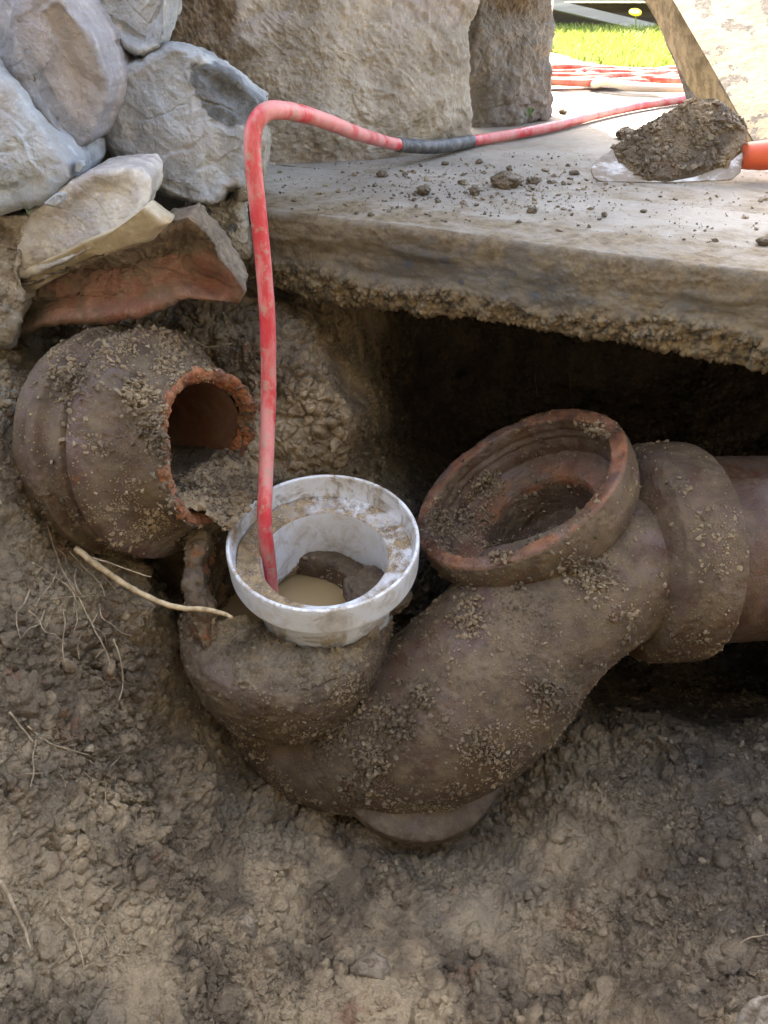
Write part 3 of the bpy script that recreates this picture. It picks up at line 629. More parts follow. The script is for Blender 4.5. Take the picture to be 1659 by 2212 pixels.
def flush_stuck(parent, label=None):
    Vs, Fs, k = [], [], 0
    for v, f in STUCK[parent.name]: Vs.append(v); Fs.append(f+k); k += len(v)
    V = np.vstack(Vs); o = mk('mud_crumbs', V, np.vstack(Fs), M['soil'], parent, smooth=False, attrs={'wet_shade': np.full(len(V), .1), 'cem': np.zeros(len(V)), 'var': np.repeat(np.random.default_rng(5).random(len(V)//12)**5*.6, 12)}); o['kind'] = 'stuff'
def add_mud(V, Q, s, amp=.002, size=.008, cover=.5):
    N = normals(V, Q); return crumbs(V, N, amp, size, cover, s)
ax = camvec(.90, -.09, .42); O = P(270., 955., .765); KS = .77
root = empty('broken_clay_pipe', O - np.array([0, 0, .11]), 'broken brown clay pipe with a jagged opening under the red rock', 'clay pipe')
prof = [(.098, -.05), (.105, -.040), (.107, -.014), (.1125, -.008), (.1130, .006), (.1055, .012), (.1065, .036), (.1000, .041), (.1005, .045), (.1090, .050), (.1105, .056), (.1095, .066), (.102, .075), (.0950, .080), (.087, .090), (.080, .102), (.075, .116), (.072, .150)]
V, Q, th, s_, r_ = lathe([(a, b*KS) for a, b in prof], O, ax, n=420, step=.0013)
# ragged, slanting broken end
ang = th; cut = .107 + .005*np.sin(ang*2+1) + .012*fbm(np.c_[np.cos(ang), np.sin(ang), 0*ang]*.1, .06, 5, 3, .6)
x_, y_, a_ = frame(ax)
low = sstep(.2, -.8, (np.cos(th)*x_[2] + np.sin(th)*y_[2]) - .2*np.cos(th)); cut = cut - .012*low
lim = s_ > cut; V = V - (np.maximum(s_-cut, 0))[:, None]*ax
V, cov = add_mud(V, Q, 3, .0022, .009, .45)
o = mk('pipe_body', V, Q, M['clay'], root, attrs={'mud': np.clip(.62+.35*cov-.75*sstep(.036, .040, s_)*sstep(.060, .052, s_)*sstep(-.3, .2, fbm(V, .04, 3, 88)), 0, 1), 'red': .0*th})
stuck(V, Q, root, 4500, 401)
clumps(V, root, [(300,850,16,170,.005),(150,815,20,140,.004),(330,905,22,140,.003),(390,1045,22,200,.004),(350,960,24,110,.003),(250,735,40,150,.003),(400,740,30,160,.004)], 79)
# broken rim: thick terracotta section from outer to inner wall
nr = 420; tt = np.arange(nr)*2*math.pi/nr; cr = np.interp(tt, th[:420], cut[:420])
ring = np.cos(tt)[:, None]*x_ + np.sin(tt)[:, None]*y_
rimr = [(.0722, -.004), (.0715, -.0005), (.0705, .001), (.0685, .001), (.066, .0), (.064, -.001), (.0620, -.004), (.0615, -.012)]
Vr = np.array([O + r*ring + (cr + ds)[:, None]*ax for r, ds in smooth1(dense(rimr, .001), 1)])
k = Vr.shape[0]; Vr = Vr.reshape(-1, 3); Qr = gridq(k, nr, True); Nr = normals(Vr, Qr)
w1, w2, wc = worley(Vr, .008, 4)
Vr = Vr + Nr*(.0045*fbm(Vr, .010, 5, 9, .65) + .0018*wc)[:, None]
gap = ~(((np.tile(tt, k)) > 99))
mk('broken_rim', Vr, Qr, M['clay'], root, attrs={'mud': .25+.3*fbm(Vr, .02, 3, 3), 'red': np.clip(.75+.6*fbm(Vr, .02, 3, 31), 0, 1)})
stuck(Vr, Qr, root, 500, 403, lo=.0006, hi=.003)
V, Q, th2, s2, r2 = lathe([(.0615, .098), (.062, .078), (.066, .045), (.074, 0), (.078, -.03), (.03, -.06)], O, ax, n=200, step=.003)
V = V + (0*s2)[:, None]
mk('pipe_bore', V, Q[:, ::-1], M['clay'], root, attrs={'mud': .15+0*s2, 'red': .25*np.ones(len(V))})
# silt lying in the bore
def silt():
    down = -np.array([0, 0, 1.]); dn = down - ax*np.dot(down, ax); dn /= np.linalg.norm(dn); sd = np.cross(ax, dn)
    S, W = np.meshgrid(np.linspace(-.05, .128, 90), np.linspace(-1, 1, 80), indexing='ij')
    lev = .034 + .001*np.sin(S*60) + .034*sstep(.092, .126, S); half = np.sqrt(np.maximum((.060+.012*sstep(.1, .0, S))**2-lev**2, .0012))
    V = O + S[..., None]*ax + (W*half)[..., None]*sd + lev[..., None]*dn; V = V.reshape(-1, 3)
    V = V + -dn*(.006*fbm(V, .03, 4, 5) + .004*sstep(.07, .118, S.ravel())*(0.3+worley(V, .008, 2)[2]))[:, None]
    mk('silt', V, gridq(90, 80), M['soil'], root, attrs={'wet_shade': .75+0*S.ravel(), 'cem': 0*S.ravel()})
    stuck(V, gridq(90, 80), root, 4200, 481, wfun=lambda v, n: np.repeat(.03+sstep(.06, .10, np.linspace(-.05, .128, 90)), 80), k=.6, hi=.004)
silt()
flush_stuck(root)

# ================================================================== CLAY TRAP (centre and right)
CUPX = np.array([-.0915, .585, -.32])
trap = empty('clay_drain_trap', (0.03, .50, -.49), 'large mud-coated brown clay drain trap with a round open inspection eye', 'clay trap')
upw = np.array([0, 0, 1.])
# inlet cup: axis leaning slightly to the camera
cax = np.array([.02, -.10, 1.]); cax /= np.linalg.norm(cax)
CO = P(616., 1318., .785)
prof = [(.030, -.135), (.060, -.130), (.082, -.116), (.095, -.096), (.103, -.07), (.1075, -.045), (.1085, -.025), (.107, -.012), (.102, -.003), (.094, .001), (.086, .003), (.080, .004), (.077, .002), (.0755, -.006), (.075, -.03), (.074, -.12)]
V, Q, th, s_, r_ = lathe(prof, CO, cax, n=460, step=.0013)
N = normals(V, Q); V = V + N*(.006*fbm(V, .05, 3, 2)*sstep(-.08, 0., s_))[:, None]
V, cov = add_mud(V, Q, 5, .0028, .009, .75)
# open a gap in the left of the cup top (water shows there)
xg, yg, ag = frame(cax); dx = V - CO; lx = dx@np.array([1., 0, 0]); ly = dx@np.array([0, 1., 0])
angd = np.degrees(np.arctan2(ly, lx)); angd = np.where(angd < 0, angd+360, angd)
keep = ~((np.abs(angd-190) < 24) & (s_ > -.018+.006*fbm(V, .01, 3, 6)) & (r_ < .092+.004*fbm(V, .01, 3, 16)))
Qk = Q[keep[Q].all(1)]
mk('inlet_cup', V, Qk, M['clay'], trap, attrs={'mud': np.clip(.75+.3*cov - .0*s_, 0, 1), 'red': 0*s_})
stuck(V, Qk, trap, 7000, 411)
pxx = P(698., 1160., .742) + camvec(.0, .735, .69)*(-.100)
def mud_collar():
    A = np.radians(np.linspace(-157, 160, 420)); T = np.linspace(0, 1, 60); a, t = np.meshgrid(A, T, indexing='ij')
    pin = pxx + np.stack([.064*np.cos(a), .064*np.sin(a), 0*a], -1); po_ = CO + np.stack([.099*np.cos(a), .099*np.sin(a), 0*a - .010], -1)
    V = pin*(1-t[..., None]) + po_*t[..., None]; V[..., 2] += .016*np.sin(np.minimum(t*1.0, 1)*math.pi)
    V = V.reshape(-1, 3); Q = gridq(420, 60); N = normals(V, Q)
    if N[:, 2].sum() < 0: Q = Q[:, ::-1]; N = -N
    w1, w2, wc = worley(V, .012, 41); V = V + N*(.010*fbm(V, .035, 6, 42, .65) + .0025*wc*sstep(0, .3, w2-w1))[:, None]
    mk('mud_collar', V, Q, M['soil'], trap, attrs={'wet_shade': np.zeros(len(V)), 'cem': .35*sstep(-.2, .3, fbm(V, .03, 3, 43))})
    stuck(V, Q, trap, 4500, 461)
mud_collar()
# upstanding broken wall left of the plastic fitting
def shard():
    A = np.radians(np.linspace(122, 220, 120)); Hh = np.linspace(0, 1, 60)
    tops = np.interp(np.degrees(A), [122, 150, 165, 180, 195, 208, 220], [.035, .060, .085, .078, .060, .030, .0]) + .0025*fbm(np.c_[A, A*0, A*0], .2, 4, 2)
    outer = []; 
    for rad, sgn in ((.092, 1), (.073, -1)):
        a, h = np.meshgrid(A, Hh, indexing='ij'); z = -.035 + (tops[:, None]+.035)*h
        outer.append(CO + np.stack([rad*np.cos(a), rad*np.sin(a), z], -1)*np.array([1, 1, 1]))
    tw = np.linspace(0, 1, 16)[1:-1][None, :, None]; capm = outer[0][:, -1:, :]*(1-tw) + outer[1][:, -1:, :]*tw + np.array([0, 0, .004])*np.sin(tw*math.pi)
    V = np.concatenate([outer[0], capm, outer[1][:, ::-1]], 1); n, m = V.shape[:2]; V = V.reshape(-1, 3); Q = gridq(n, m)
    close = np.array([[i*m+m-1, i*m, (i+1)*m, (i+1)*m+m-1] for i in range(n-1)]); Q = np.vstack([Q, close[:, ::-1]])
    N = normals(V, Q); V = V + N*(.010*fbm(V, .025, 5, 3, .6))[:, None]
    V = V + N*(.0035*fbm(V, .006, 4, 13, .65))[:, None]; cov = 1+0*V[:, 0]; stuck(V, Q, trap, 6500, 471, hi=.0026, k=.5)
    mk('broken_wall', V, Q, M['clay'], trap, attrs={'mud': .95+.1*cov, 'red': .7*sstep(.22, .32, fbm(V, .012, 5, 19, .65))})
shard()
# the big U bend body
cpts = [(610,1440,.90),(640,1515,.89),(720,1570,.875),(850,1572,.845),(970,1528,.815),(1062,1448,.80),(1125,1370,.80),(1205,1290,.80),(1300,1238,.81),(1400,1205,.825),(1500,1192,.85)]
pth = catmull([P(float(a), float(b), c) for a, b, c in cpts], 24)
rad = np.interp(np.linspace(0, 1, len(pth)), [0, .12, .3, .45, .6, .75, .88, 1], [.075, .085, .093, .094, .087, .084, .077, .070])
V, Q = sweep(pth, smooth1(rad, 6), n=420, cap=False); Q = Q[0]
# resample finer along
V3 = V.reshape(len(pth), 420, 3); tt = np.linspace(0, len(pth)-1, 480); i0 = np.minimum(tt.astype(int), len(pth)-2); fr = (tt-i0)[:, None, None]
V = (V3[i0]*(1-fr)+V3[i0+1]*fr).reshape(-1, 3); Q = gridq(480, 420, True)
V, cov = add_mud(V, Q, 7, .0022, .0085, .30)
bare = sstep(.12, .42, fbm(V, .07, 3, 51)); hx_ = camvec(-.52, .70, .49); dh = V - P(1112., 1043., .800); hs = dh@hx_; hr = np.linalg.norm(dh - hs[:, None]*hx_, axis=1)
ok_ = ~((hr < .066) & (hs > -.19)); Q = Q[ok_[Q].all(1)]
mk('trap_body', V, Q, M['clay'], trap, attrs={'mud': np.clip(.85+.35*cov - .55*bare, 0, 1), 'red': 0*cov})
stuck(V, Q, trap, 8500, 421)
clumps(V, trap, [(770,1700,16,170,.005),(800,1650,18,160,.004),(850,1560,28,260,.005),(770,1575,30,160,.004),(1190,1500,26,150,.003),(905,1500,16,90,.004),(1040,1620,30,120,.003),(1290,1240,24,160,.004),(1010,1330,25,110,.004),(700,1600,20,90,.003)], 77)
# inspection eye (hub)
hax = camvec(-.52, .70, .49); HO = P(1112., 1043., .800)
prof = [(.062, -.115), (.070, -.095), (.088, -.075), (.104, -.060), (.1135, -.048), (.1185, -.030), (.1195, -.012), (.1185, -.003), (.1165, .0), (.110, .0005), (.1025, -.0005), (.101, -.004), (.1000, -.013), (.1008, -.016), (.0985, -.022), (.0992, -.025), (.0965, -.032), (.0955, -.037), (.0955, -.043), (.090, -.048), (.082, -.051), (.072, -.052), (.0665, -.053), (.0640, -.058), (.0625, -.075), (.062, -.10), (.050, -.130), (.02, -.145), (.0005, -.148)]
V, Q, th, s_, r_ = lathe(prof, HO, hax, n=480, step=.0011, sm=1)
pi = np.repeat(np.arange(len(V)//480), 480); npf = len(V)//480
idx = smooth1(dense(prof, .0011), 1); rimstart = int(np.argmin(np.abs(idx[:, 1]+.001)+np.abs(idx[:, 0]-.1175))); inner = pi > rimstart
V, cov = add_mud(V, Q, 9, .0018, .0075, .35)
ledge = (inner & (r_ < .098) & (r_ > .0635)).astype(float); rimf = ((s_ > -.003)).astype(float)
nse = fbm(V, .02, 4, 61)
N = normals(V, Q); chip = rimf*sstep(.15, .5, fbm(V, .03, 3, 62)); V = V - N*(.0035*chip)[:, None]
mk('inspection_eye', V, Q, M['clay'], trap, attrs={'mud': np.clip(np.where(inner, .32+.5*cov, .80+.2*cov)-.35*rimf, 0, 1), 'red': np.clip(rimf*(.30+.8*nse)+ledge*(.35+.7*nse)*sstep(.098, .07, r_), 0, 1)})
stuck(V, Q, trap, 2600, 431)
clumps(V, trap, [(1075,1185,10,90,.004),(1120,1285,14,90,.004),(1065,1045,12,110,.004),(950,1130,22,160,.003),(1240,1230,18,100,.003),(1020,1120,24,160,.003),(1290,930,10,50,.004)], 78)
# collar on the outlet
kax = camvec(.98, .03, -.17); KO = P(1470., 1190., .845)
prof = [(.068, -.088), (.072, -.082), (.080, -.074), (.100, -.066), (.1125, -.059), (.1175, -.048), (.1190, -.020), (.1185, -.001), (.1170, .001), (.114, .0015), (.108, .0), (.101, -.004), (.100, -.02)]
V, Q, th, s_, r_ = lathe(prof, KO, kax, n=420, step=.0013)
V, cov = add_mud(V, Q, 11, .0018, .008, .35)
mk('outlet_collar', V, Q, M['clay'], trap, attrs={'mud': np.clip(.6+.4*cov, 0, 1), 'red': 0*s_})
stuck(V, Q, trap, 2500, 441)
# foot ring
fax = np.array([.10, -.30, 1.]); FO = P(903., 1622., .832)
prof = [(.06, .02), (.074, .006), (.087, .001), (.0925, -.003), (.0935, -.016), (.092, -.021), (.082, -.022), (.05, -.020), (.02, -.02)]
V, Q, th, s_, r_ = lathe(prof, FO, fax, n=400, step=.0014)
V, cov = add_mud(V, Q, 13, .0020, .008, .4)
mk('foot_ring', V, Q, M['clay'], trap, attrs={'mud': np.clip(.75+.3*cov, 0, 1), 'red': 0*s_})
stuck(V, Q, trap, 1500, 451)
flush_stuck(trap)
# pipe running off to the right
V, Q, th, s_, r_ = lathe([(.102, -.03), (.102, .45)], KO, kax, n=300, step=.002, sm=0)
V, cov = add_mud(V, Q, 15, .0012, .008, .15)
o = mk('clay_pipe', V, Q, M['clay'], attrs={'mud': np.clip(.15+.5*cov, 0, 1), 'red': 0*s_}); meta(o, 'smooth brown clay pipe leaving the trap collar at the right edge', 'clay pipe')

# muddy water in the trap
n_ = NT('muddy_water'); n_.bump(n_.noise(.03, 2, .5), .0003)
M['water'] = n_.done(n_.mix(n_.noise(.05, 3, .5), (.24, .165, .08), (.30, .215, .11)), .08, .5)
zw = G(660., 1262., -.312); WC = np.array([CO[0]-.001, CO[1], -.338])
a = np.arange(96)*2*math.pi/96; V = [WC] + [WC + np.array([r*math.cos(t), r*math.sin(t), 0]) for r in (.03, .06, .082) for t in a]
Q = [np.vstack([np.array([[1+k*96+j, 1+(k+1)*96+j, 1+(k+1)*96+(j+1) % 96, 1+k*96+(j+1) % 96] for j in range(96)]) for k in range(2)]), np.array([[0, 1+j, 1+(j+1) % 96] for j in range(96)])]
meta(mk('muddy_water', V, Q, M['water']), 'tan muddy water standing inside the drain inlet', None, kind='structure')

# ================================================================== WHITE PLASTIC FITTING
pax = camvec(.0, .735, .69); PO = P(698., 1160., .742)
pv = empty('plastic_pipe_fitting', PO - np.array([0, 0, .12]), 'white plastic pipe fitting smeared with mud, standing in the drain inlet', 'pipe fitting')
RO = .0925
outer = [(RO, -.0005), (RO+.0004, -.004), (RO, -.030), (RO-.001, -.033), (.080, -.036), (.0745, -.040), (.0725, -.048), (.0715, -.075), (.0685, -.108), (.0665, -.109)]
V, Q, th, s_, r_ = lathe(outer, PO, pax, n=300, step=.0015, sm=1)
mf = np.clip(sstep(-.04, -.10, s_)*.7 + .45 + .2*fbm(V, .03, 2, 3), 0, 1)
mk('lower_sleeve', V, Q, M['pvc'], pv, attrs={'mud': mf, 'mudfull': 0*s_})
rim = [(RO, -.0005), (RO-.0007, .0006), (RO-.0030, .0006), (RO-.0038, -.001), (RO-.0048, -.020), (RO-.006, -.0255)]
V, Q, th, s_, r_ = lathe(rim, PO, pax, n=300, step=.0012, sm=1)
mk('rim', V, Q, M['pvc'], pv, attrs={'mud': .85+0*s_, 'mudfull': 0*s_})
ledge = [(RO-.006, -.0255), (.080, -.027), (.070, -.0275), (.0635, -.0268), (.0625, -.028)]
V, Q, th, s_, r_ = lathe(ledge, PO, pax, n=300, step=.0012, sm=1)
N = normals(V, Q); xx = V - PO; sideL = sstep(.02, -.05, xx[:, 0]); w1, w2, wc = worley(V, .007, 3)
V = V + pax*((.0045*sideL*(.6+fbm(V, .02, 4, 3)) + .002*wc*sstep(-.1, .3, fbm(V, .02, 3, 5)))*sstep(.0625, .066, r_)*sstep(.0865, .085, r_))[:, None]
mk('inner_ledge', V, Q, M['pvc'], pv, attrs={'mud': 1+0*s_, 'mudfull': np.clip(.95*sideL+.55*sstep(-.3, .2, fbm(V, .03, 3, 9)), 0, 1)})
bore = [(.0625, -.028), (.0622, -.034), (.062, -.100), (.0665, -.109)]
V, Q, th, s_, r_ = lathe(bore, PO, pax, n=300, step=.0015, sm=1)
mk('bore', V, Q, M['pvc'], pv, attrs={'mud': .45+.5*sstep(-.075, -.10, s_), 'mudfull': .8*sstep(-.094, -.10, s_+.006*fbm(V, .01, 3, 4))})
# mud lump inside at the right under the bore
def mudlump():
    c = P(812., 1262., .785) - np.array([0, 0, .016]); u = np.linspace(0, math.pi, 70); w = np.arange(120)*2*math.pi/120
    A, B = np.meshgrid(u, w, indexing='ij'); V = np.stack([.036*np.sin(A)*np.cos(B), .036*np.sin(A)*np.sin(B), .018*np.cos(A)], -1).reshape(-1, 3)+c
    Q = gridq(70, 120, True); N = normals(V, Q); V = V + N*(.014*fbm(V, .03, 5, 3, .6)+.002*worley(V, .007, 3)[2])[:, None]
    o = mk('mud_lump', V, Q[:, ::-1], M['clay'], attrs={'mud': 1+.0*V[:, 0], 'red': 0*V[:, 0]})
    meta(o, 'soggy mud lump lying inside the bottom of the white plastic fitting', 'mud')
mudlump()

# ================================================================== RED HOSE
def m_hose(name, base, pale):
    n = NT(name); a = n.noise(.03, 6, .65, stretch=(1, 1, .3)); b = n.noise(.012, 5, .7, off=5)
    col = n.mix(n.ramp(a, .38, .58), base, pale)
    col = n.mix(n.ramp(b, .52, .66, 0, .7), col, (.34, .27, .21))
    col = n.mix(n.ramp(n.noise(.004, 4, .7, off=9), .62, .72, 0, .8), col, (.16, .12, .08))
    n.bump(b, .0006); return n.done(col, n.ramp(a, .4, .6, .32, .6), .5)
M['hose'] = m_hose('red_hose_rubber', (.50, .030, .045), (.56, .21, .20))
HR = .0072
hp = [P(592., 1330., .83), P(582., 1225., .78), P(572., 1130., .745), P(575., 1000., .740), P(580., 850., .73), P(578., 700., .705), P(568., 560., .682), P(556., 440., .662), P(546., 340., .645), P(547., 285., .638), P(562., 252., .636), P(590., 238., .642), P(640., 243., .67), P(700., 261., .72), P(770., 288., .83), P(820., 303., .94), P(860., 312., .99), P(940., 317., 1.045), G(1030., 303., .009), G(1110., 290., .009), G(1200., 272., .009), G(1290., 248., .009), G(1380., 229., .009), G(1480., 214., .009), G(1560., 205., .009), G(1700., 195., .009)]
hpath = catmull(hp, 30)
hose = empty('red_hose', hp[15]-np.array([0, 0, .012]), 'thin scuffed red rubber hose bent up out of the plastic fitting and over the path', 'hose')
V, Q = sweep(hpath, HR, n=28)
N = vnorm_any(V, Q); V = V + N*(.0004*fbm(V, .02, 3, 3))[:, None]
mk('tube', V, Q, M['hose'], hose)
i0, i1 = 16*30, 18*30
tp = catmull(hpath[i0:i1:4], 14); k = np.arange(len(tp)); spi = (k*.33) % 1.0
n_ = NT('black_tape'); n_.bump(n_.noise(.004, 4, .6), .0005)
M['tape'] = n_.done(n_.mix(n_.ramp(n_.noise(.01, 5, .6), .4, .65), (.055, .06, .065), (.14, .14, .14)), .5, .5)
V, Q = sweep(tp, HR + .0007 + .0010*spi, n=28); mk('tape_wrap', V, Q, M['tape'], hose)

# ================================================================== ROOTS
n_ = NT('root_bark'); M['root'] = n_.done(n_.mix(n_.ramp(n_.noise(.01, 6, .7), .4, .6), (.15, .11, .065), (.30, .235, .15)), .75)
n_ = NT('root_pale'); M['rootp'] = n_.done(n_.mix(n_.ramp(n_.noise(.008, 6, .7), .35, .6), (.22, .155, .08), (.42, .32, .185)), .7)
def root_obj(pts, r0, r1, label, mat='root', group='thin roots sticking out of the soil', lift=.004, d=None, branches=()):
    def path(pp, rr0, rr1):
        w = []
        for q in pp:
            if len(q) == 3: w.append(P(float(q[0]), float(q[1]), q[2]))
            else: w.append(P(float(q[0]), float(q[1]), float(soil_d(q[0], q[1])) - lift))
        c = catmull(w, 10); c = c + .0009*np.stack([fbm(c, .01, 2, 5), fbm(c, .01, 2, 15), fbm(c, .01, 2, 25)], 1)
        return sweep(c, np.linspace(rr0, rr1, len(c))*(1+.15*fbm(c, .008, 2, 4)), n=10)
    V, Q = path(pts, r0, r1); Vs = [V]; q4 = [Q[0]]; q3 = Q[1:]
    k = len(V)
    for b in branches:
        v, q = path(b, r0*.5, r1*.5); Vs.append(v); q4.append(q[0]+k); q3 += [x+k for x in q[1:]]; k += len(v)
    o = mk('root', np.vstack(Vs), [np.vstack(q4)] + [np.vstack(q3)], M[mat]); return meta(o, label, 'root', group)
root_obj([(165, 1185, .705), (190, 1205, .70), (230, 1235, .70), (300, 1280, .70), (380, 1312, .695), (440, 1315, .69), (480, 1325, .685), (500, 1335, .68)], .0032, .0019, 'thick pale root reaching across to the inlet cup, cut clean at its tip', 'rootp', None)
LR = [([(100,1130),(115,1180),(140,1240),(160,1275)], 'thin brown root hanging below the left side of the broken pipe', 14),
 ([(200,1205,.69),(250,1220,.69),(300,1238,.69),(328,1245,.69)], 'fine straight root pointing right just above the thick pale root', 0),
 ([(150,1190),(180,1225),(215,1262),(228,1290)], 'thin crooked root just below the start of the thick pale root', 12),
 ([(70,1215),(110,1240),(150,1270),(165,1300)], 'thin root slanting down at the left of the root tangle', 10),
 ([(170,1290),(200,1350),(225,1400),(240,1440)], 'long hair-thin root hanging straight below the root tangle', 12),
 ([(245,1380),(262,1430),(265,1480),(255,1515)], 'fine root curling down between the bank and the inlet cup', 8),
 ([(20,1540),(60,1590),(100,1640),(120,1690)], 'thin reddish root low on the left bank, upper of the crossed pair', 8),
 ([(60,1570),(110,1605),(170,1625),(215,1640)], 'thin root crossing the left bank sideways below the root tangle', 8),
 ([(140,1690),(180,1688),(230,1690)], 'short pale root lying flat on the left bank', 6),
 ([(0,1900),(30,1960),(55,2010),(65,2050)], 'stout brown root near the left edge low in the photo', 9),
 ([(128,1975),(155,2010),(175,2060),(182,2090)], 'fine root beside the stout root low on the left', 7),
 ([(255,2060),(285,2068),(300,2085)], 'tiny root curl on the lower left floor', 6),
 ([(1590,2045),(1620,2025),(1660,2018)], 'pale frayed root at the lower right edge', 8),
 ([(420,735,.80),(450,750,.80),(485,745,.80),(500,742,.80)], 'thin pale root poking out just above the broken pipe', 0),
 ([(1155,800),(1160,860),(1158,900)], 'hair root dangling in the dark hollow under the slab', 10),
 ([(1230,800),(1233,850),(1240,890)], 'second hair root dangling in the dark hollow, above the open eye', 10),
 ([(1420,860),(1428,900),(1440,960)], 'hair root dangling in the hollow above the outlet collar', 10)]
for i, (pts, lab, lf) in enumerate(LR):
    r0 = .0009 if i not in (9,) else .0018
    br = ()
    if i in (0, 2, 4):
        a, b = pts[1], pts[2]; br = ([(a[0], a[1]), (a[0]+22, a[1]+18), (a[0]+30, a[1]+40)], [(b[0], b[1]), (b[0]-18, b[1]+20)])
    root_obj(pts, r0, r0*.45, lab, lift=.001*max(lf, 4), branches=br)

R = np.random.default_rng(12)
for i in range(16):
    u = R.uniform(50, 235); v = R.uniform(1150, 1330) if i < 11 else R.uniform(1560, 1680); a = R.normal(1.2, .7); pts = [(u, v)]
    for k in range(4): a += R.normal(0, .45); u += 26*math.cos(a); v += 30*math.sin(a); pts.append((max(u, 5), v))
    root_obj(pts, .0007, .0003, 'hair-fine root in the tangle on the left bank' if i < 11 else 'hair-fine root lying low on the left bank', group='hair roots of the tangle' if i < 11 else 'hair roots low on the left bank', lift=R.uniform(.004, .012))

# ================================================================== CLODS
def clod(name, c, r, label, cat, group, mat, s, flat=.7, n=40, sink=.25, attrs=True):
    u = np.linspace(0, math.pi, n//2+2); w = np.arange(n)*2*math.pi/n
    A, B = np.meshgrid(u, w, indexing='ij'); D = np.stack([np.sin(A)*np.cos(B), np.sin(A)*np.sin(B), np.cos(A)], -1).reshape(-1, 3)
    st = 1 + .35*np.sin(s*1.7); off = np.array([s*3.1, s*1.3, s*.7])
    f = 1 + .45*fbm(D+off, .9, 4, s, .6) + .25*(worley(D+off, .6, s)[2]-.5)
    V = D*f[:, None]*np.array([r*st, r, r*flat]); V[:, 2] += r*flat*(1-sink); V += c
    Q = gridq(n//2+2, n, True)[:, ::-1]
    o = mk(name, V, Q, mat, smooth=(r > .02), attrs={'wet_shade': np.full(len(V), .35), 'cem': np.zeros(len(V)), 'mud': np.zeros(len(V)), 'tint': np.zeros(len(V)), 'red': np.zeros(len(V))}, loc=tuple(c))
    return meta(o, label, cat, group)
GC = 'mud clods on the concrete path'
CL = [(1093,385,40,'largest mud clod on the path, left of the trowel'), (1152,388,17,'flat mud clod touching the right side of the largest clod'),
 (915,408,26,'crumbly clod between the hose tape and the slab edge'), (1025,410,22,'dark clod just left of and below the largest clod'),
 (1352,288,28,'flat dark clod behind the trowel at the edge of the sunlight'), (825,375,15,'clod near the foot of the tan boulder'),
 (875,375,11,'clod beside the one near the foot of the tan boulder'), (1035,348,12,'small clod just under the black hose tape'),
 (962,352,10,'small clod below the left part of the tape'), (1150,452,16,'grey clod alone on the slab in front of the trowel'),
 (1305,462,13,'dark flat chip on the slab below the trowel'), (1648,520,20,'brown clod at the right edge on the slab front'),
 (1240,372,12,'small clod touching the tip of the trowel'), (770,458,10,'dark crumb near the slab edge right of the hose'),
 (800,462,11,'crumb pair on the slab edge below the boulder'), (1000,392,12,'small clod between the crumbly clod and the dark one'),
 (1390,455,8,'tiny dark crumb on the slab right of the flat chip'), (1100,362,14,'small clod behind the largest clod'),
 (1215,240,14,'rubble lump at the foot of the dark ribbed boulder')]
for i, (u, v, w, lab) in enumerate(CL):
    g = G(float(u), float(v+w*.45)); d = np.linalg.norm(g-CAM); clod('mud_clod', g, w/F*d*.62, lab, 'mud clod', GC, M['soil'], 100+i, flat=.62, n=56 if w > 18 else 32)
# loose crumbs: beyond counting, one object
def crumb_field(name, pts, rads, mat, label, seed):
    R = np.random.default_rng(seed); T = np.array([(1, 1, 1), (-1, -1, 1), (-1, 1, -1), (1, -1, -1), (1.2, 0, 0), (-1.2, 0, 0), (0, 1.2, 0), (0, -1.2, 0), (0, 0, 1.2), (0, 0, -1.2)])*.62
    Oc = np.array([(4, 6, 8), (6, 5, 8), (5, 7, 8), (7, 4, 8), (6, 4, 9), (5, 6, 9), (7, 5, 9), (4, 7, 9)])
    Vs, Qs = [], []
    for i, (p, r) in enumerate(zip(pts, rads)):
        M3 = R.normal(size=(3, 3)); q, _ = np.linalg.qr(M3); v = (T*R.uniform(.6, 1.3, (10, 1)))@q.T * np.array([1, 1, .7])*r + p; Vs.append(v); Qs.append(Oc+i*10)
    o = mk(name, np.vstack(Vs), np.vstack(Qs), mat, smooth=False, attrs={'wet_shade': np.full(len(pts)*10, .3), 'cem': np.zeros(len(pts)*10)})
    return meta(o, label, 'crumbs', None, 'stuff')
R = np.random.default_rng(3); pts = []; rad_ = []
while len(pts) < 1500:
    if R.random() < .55: u = R.normal(1040, 170); v = R.normal(405, 30)
    else: u = R.uniform(560, 1700); v = R.uniform(330, 560)
    if u < 560 or v < 330+max(0, 0) or v > 440+.085*(u-480)+0: continue
    p = G(u, v, 0.0); pts.append(p + np.array([0, 0, .0008])); rad_.append(min(.006, .0009*math.exp(R.exponential(.55))))
crumb_field('soil_crumbs', pts, rad_, M['soil'], 'scattered fine mud crumbs over the concrete path', 4)

# embedded stones in the pit floor and the corner rock
M['dirtst'] = m_rock('muddy', (.12, .095, .065), (.22, .175, .12), (.16, .13, .095), sz=.04, bump=.003)
def fstone(u, v, w, h, label, s, mat='dirtst', lift=.016):
    d = float(soil_d(u, v)); Y = P(float(u), float(v), d-lift)[1]
    a = np.arange(9)*2*math.pi/9; rs = np.random.default_rng(s).uniform(.8, 1.12, 9)
    poly = [(u+w*math.cos(t)*k, v+h*math.sin(t)*k) for t, k in zip(a, rs)]
    stone('stone', poly, [(u, v, Y, .1, 1.1), (u+w*.6, v, Y+.004, .6, 1.0), (u, v+h*.5, Y-.0, -.2, .5)], M[mat], label, 'stones half buried in the pit floor', depth=.03, amp=.0015, n=140, rings=40, rnd=.012, s=s, edge=.003, mudf=lambda uu, vv, V: .4+.5*fbm(V, .02, 3, s))
fstone(797, 2110, 44, 52, 'rounded brown stone half buried in the middle of the pit floor', 201)
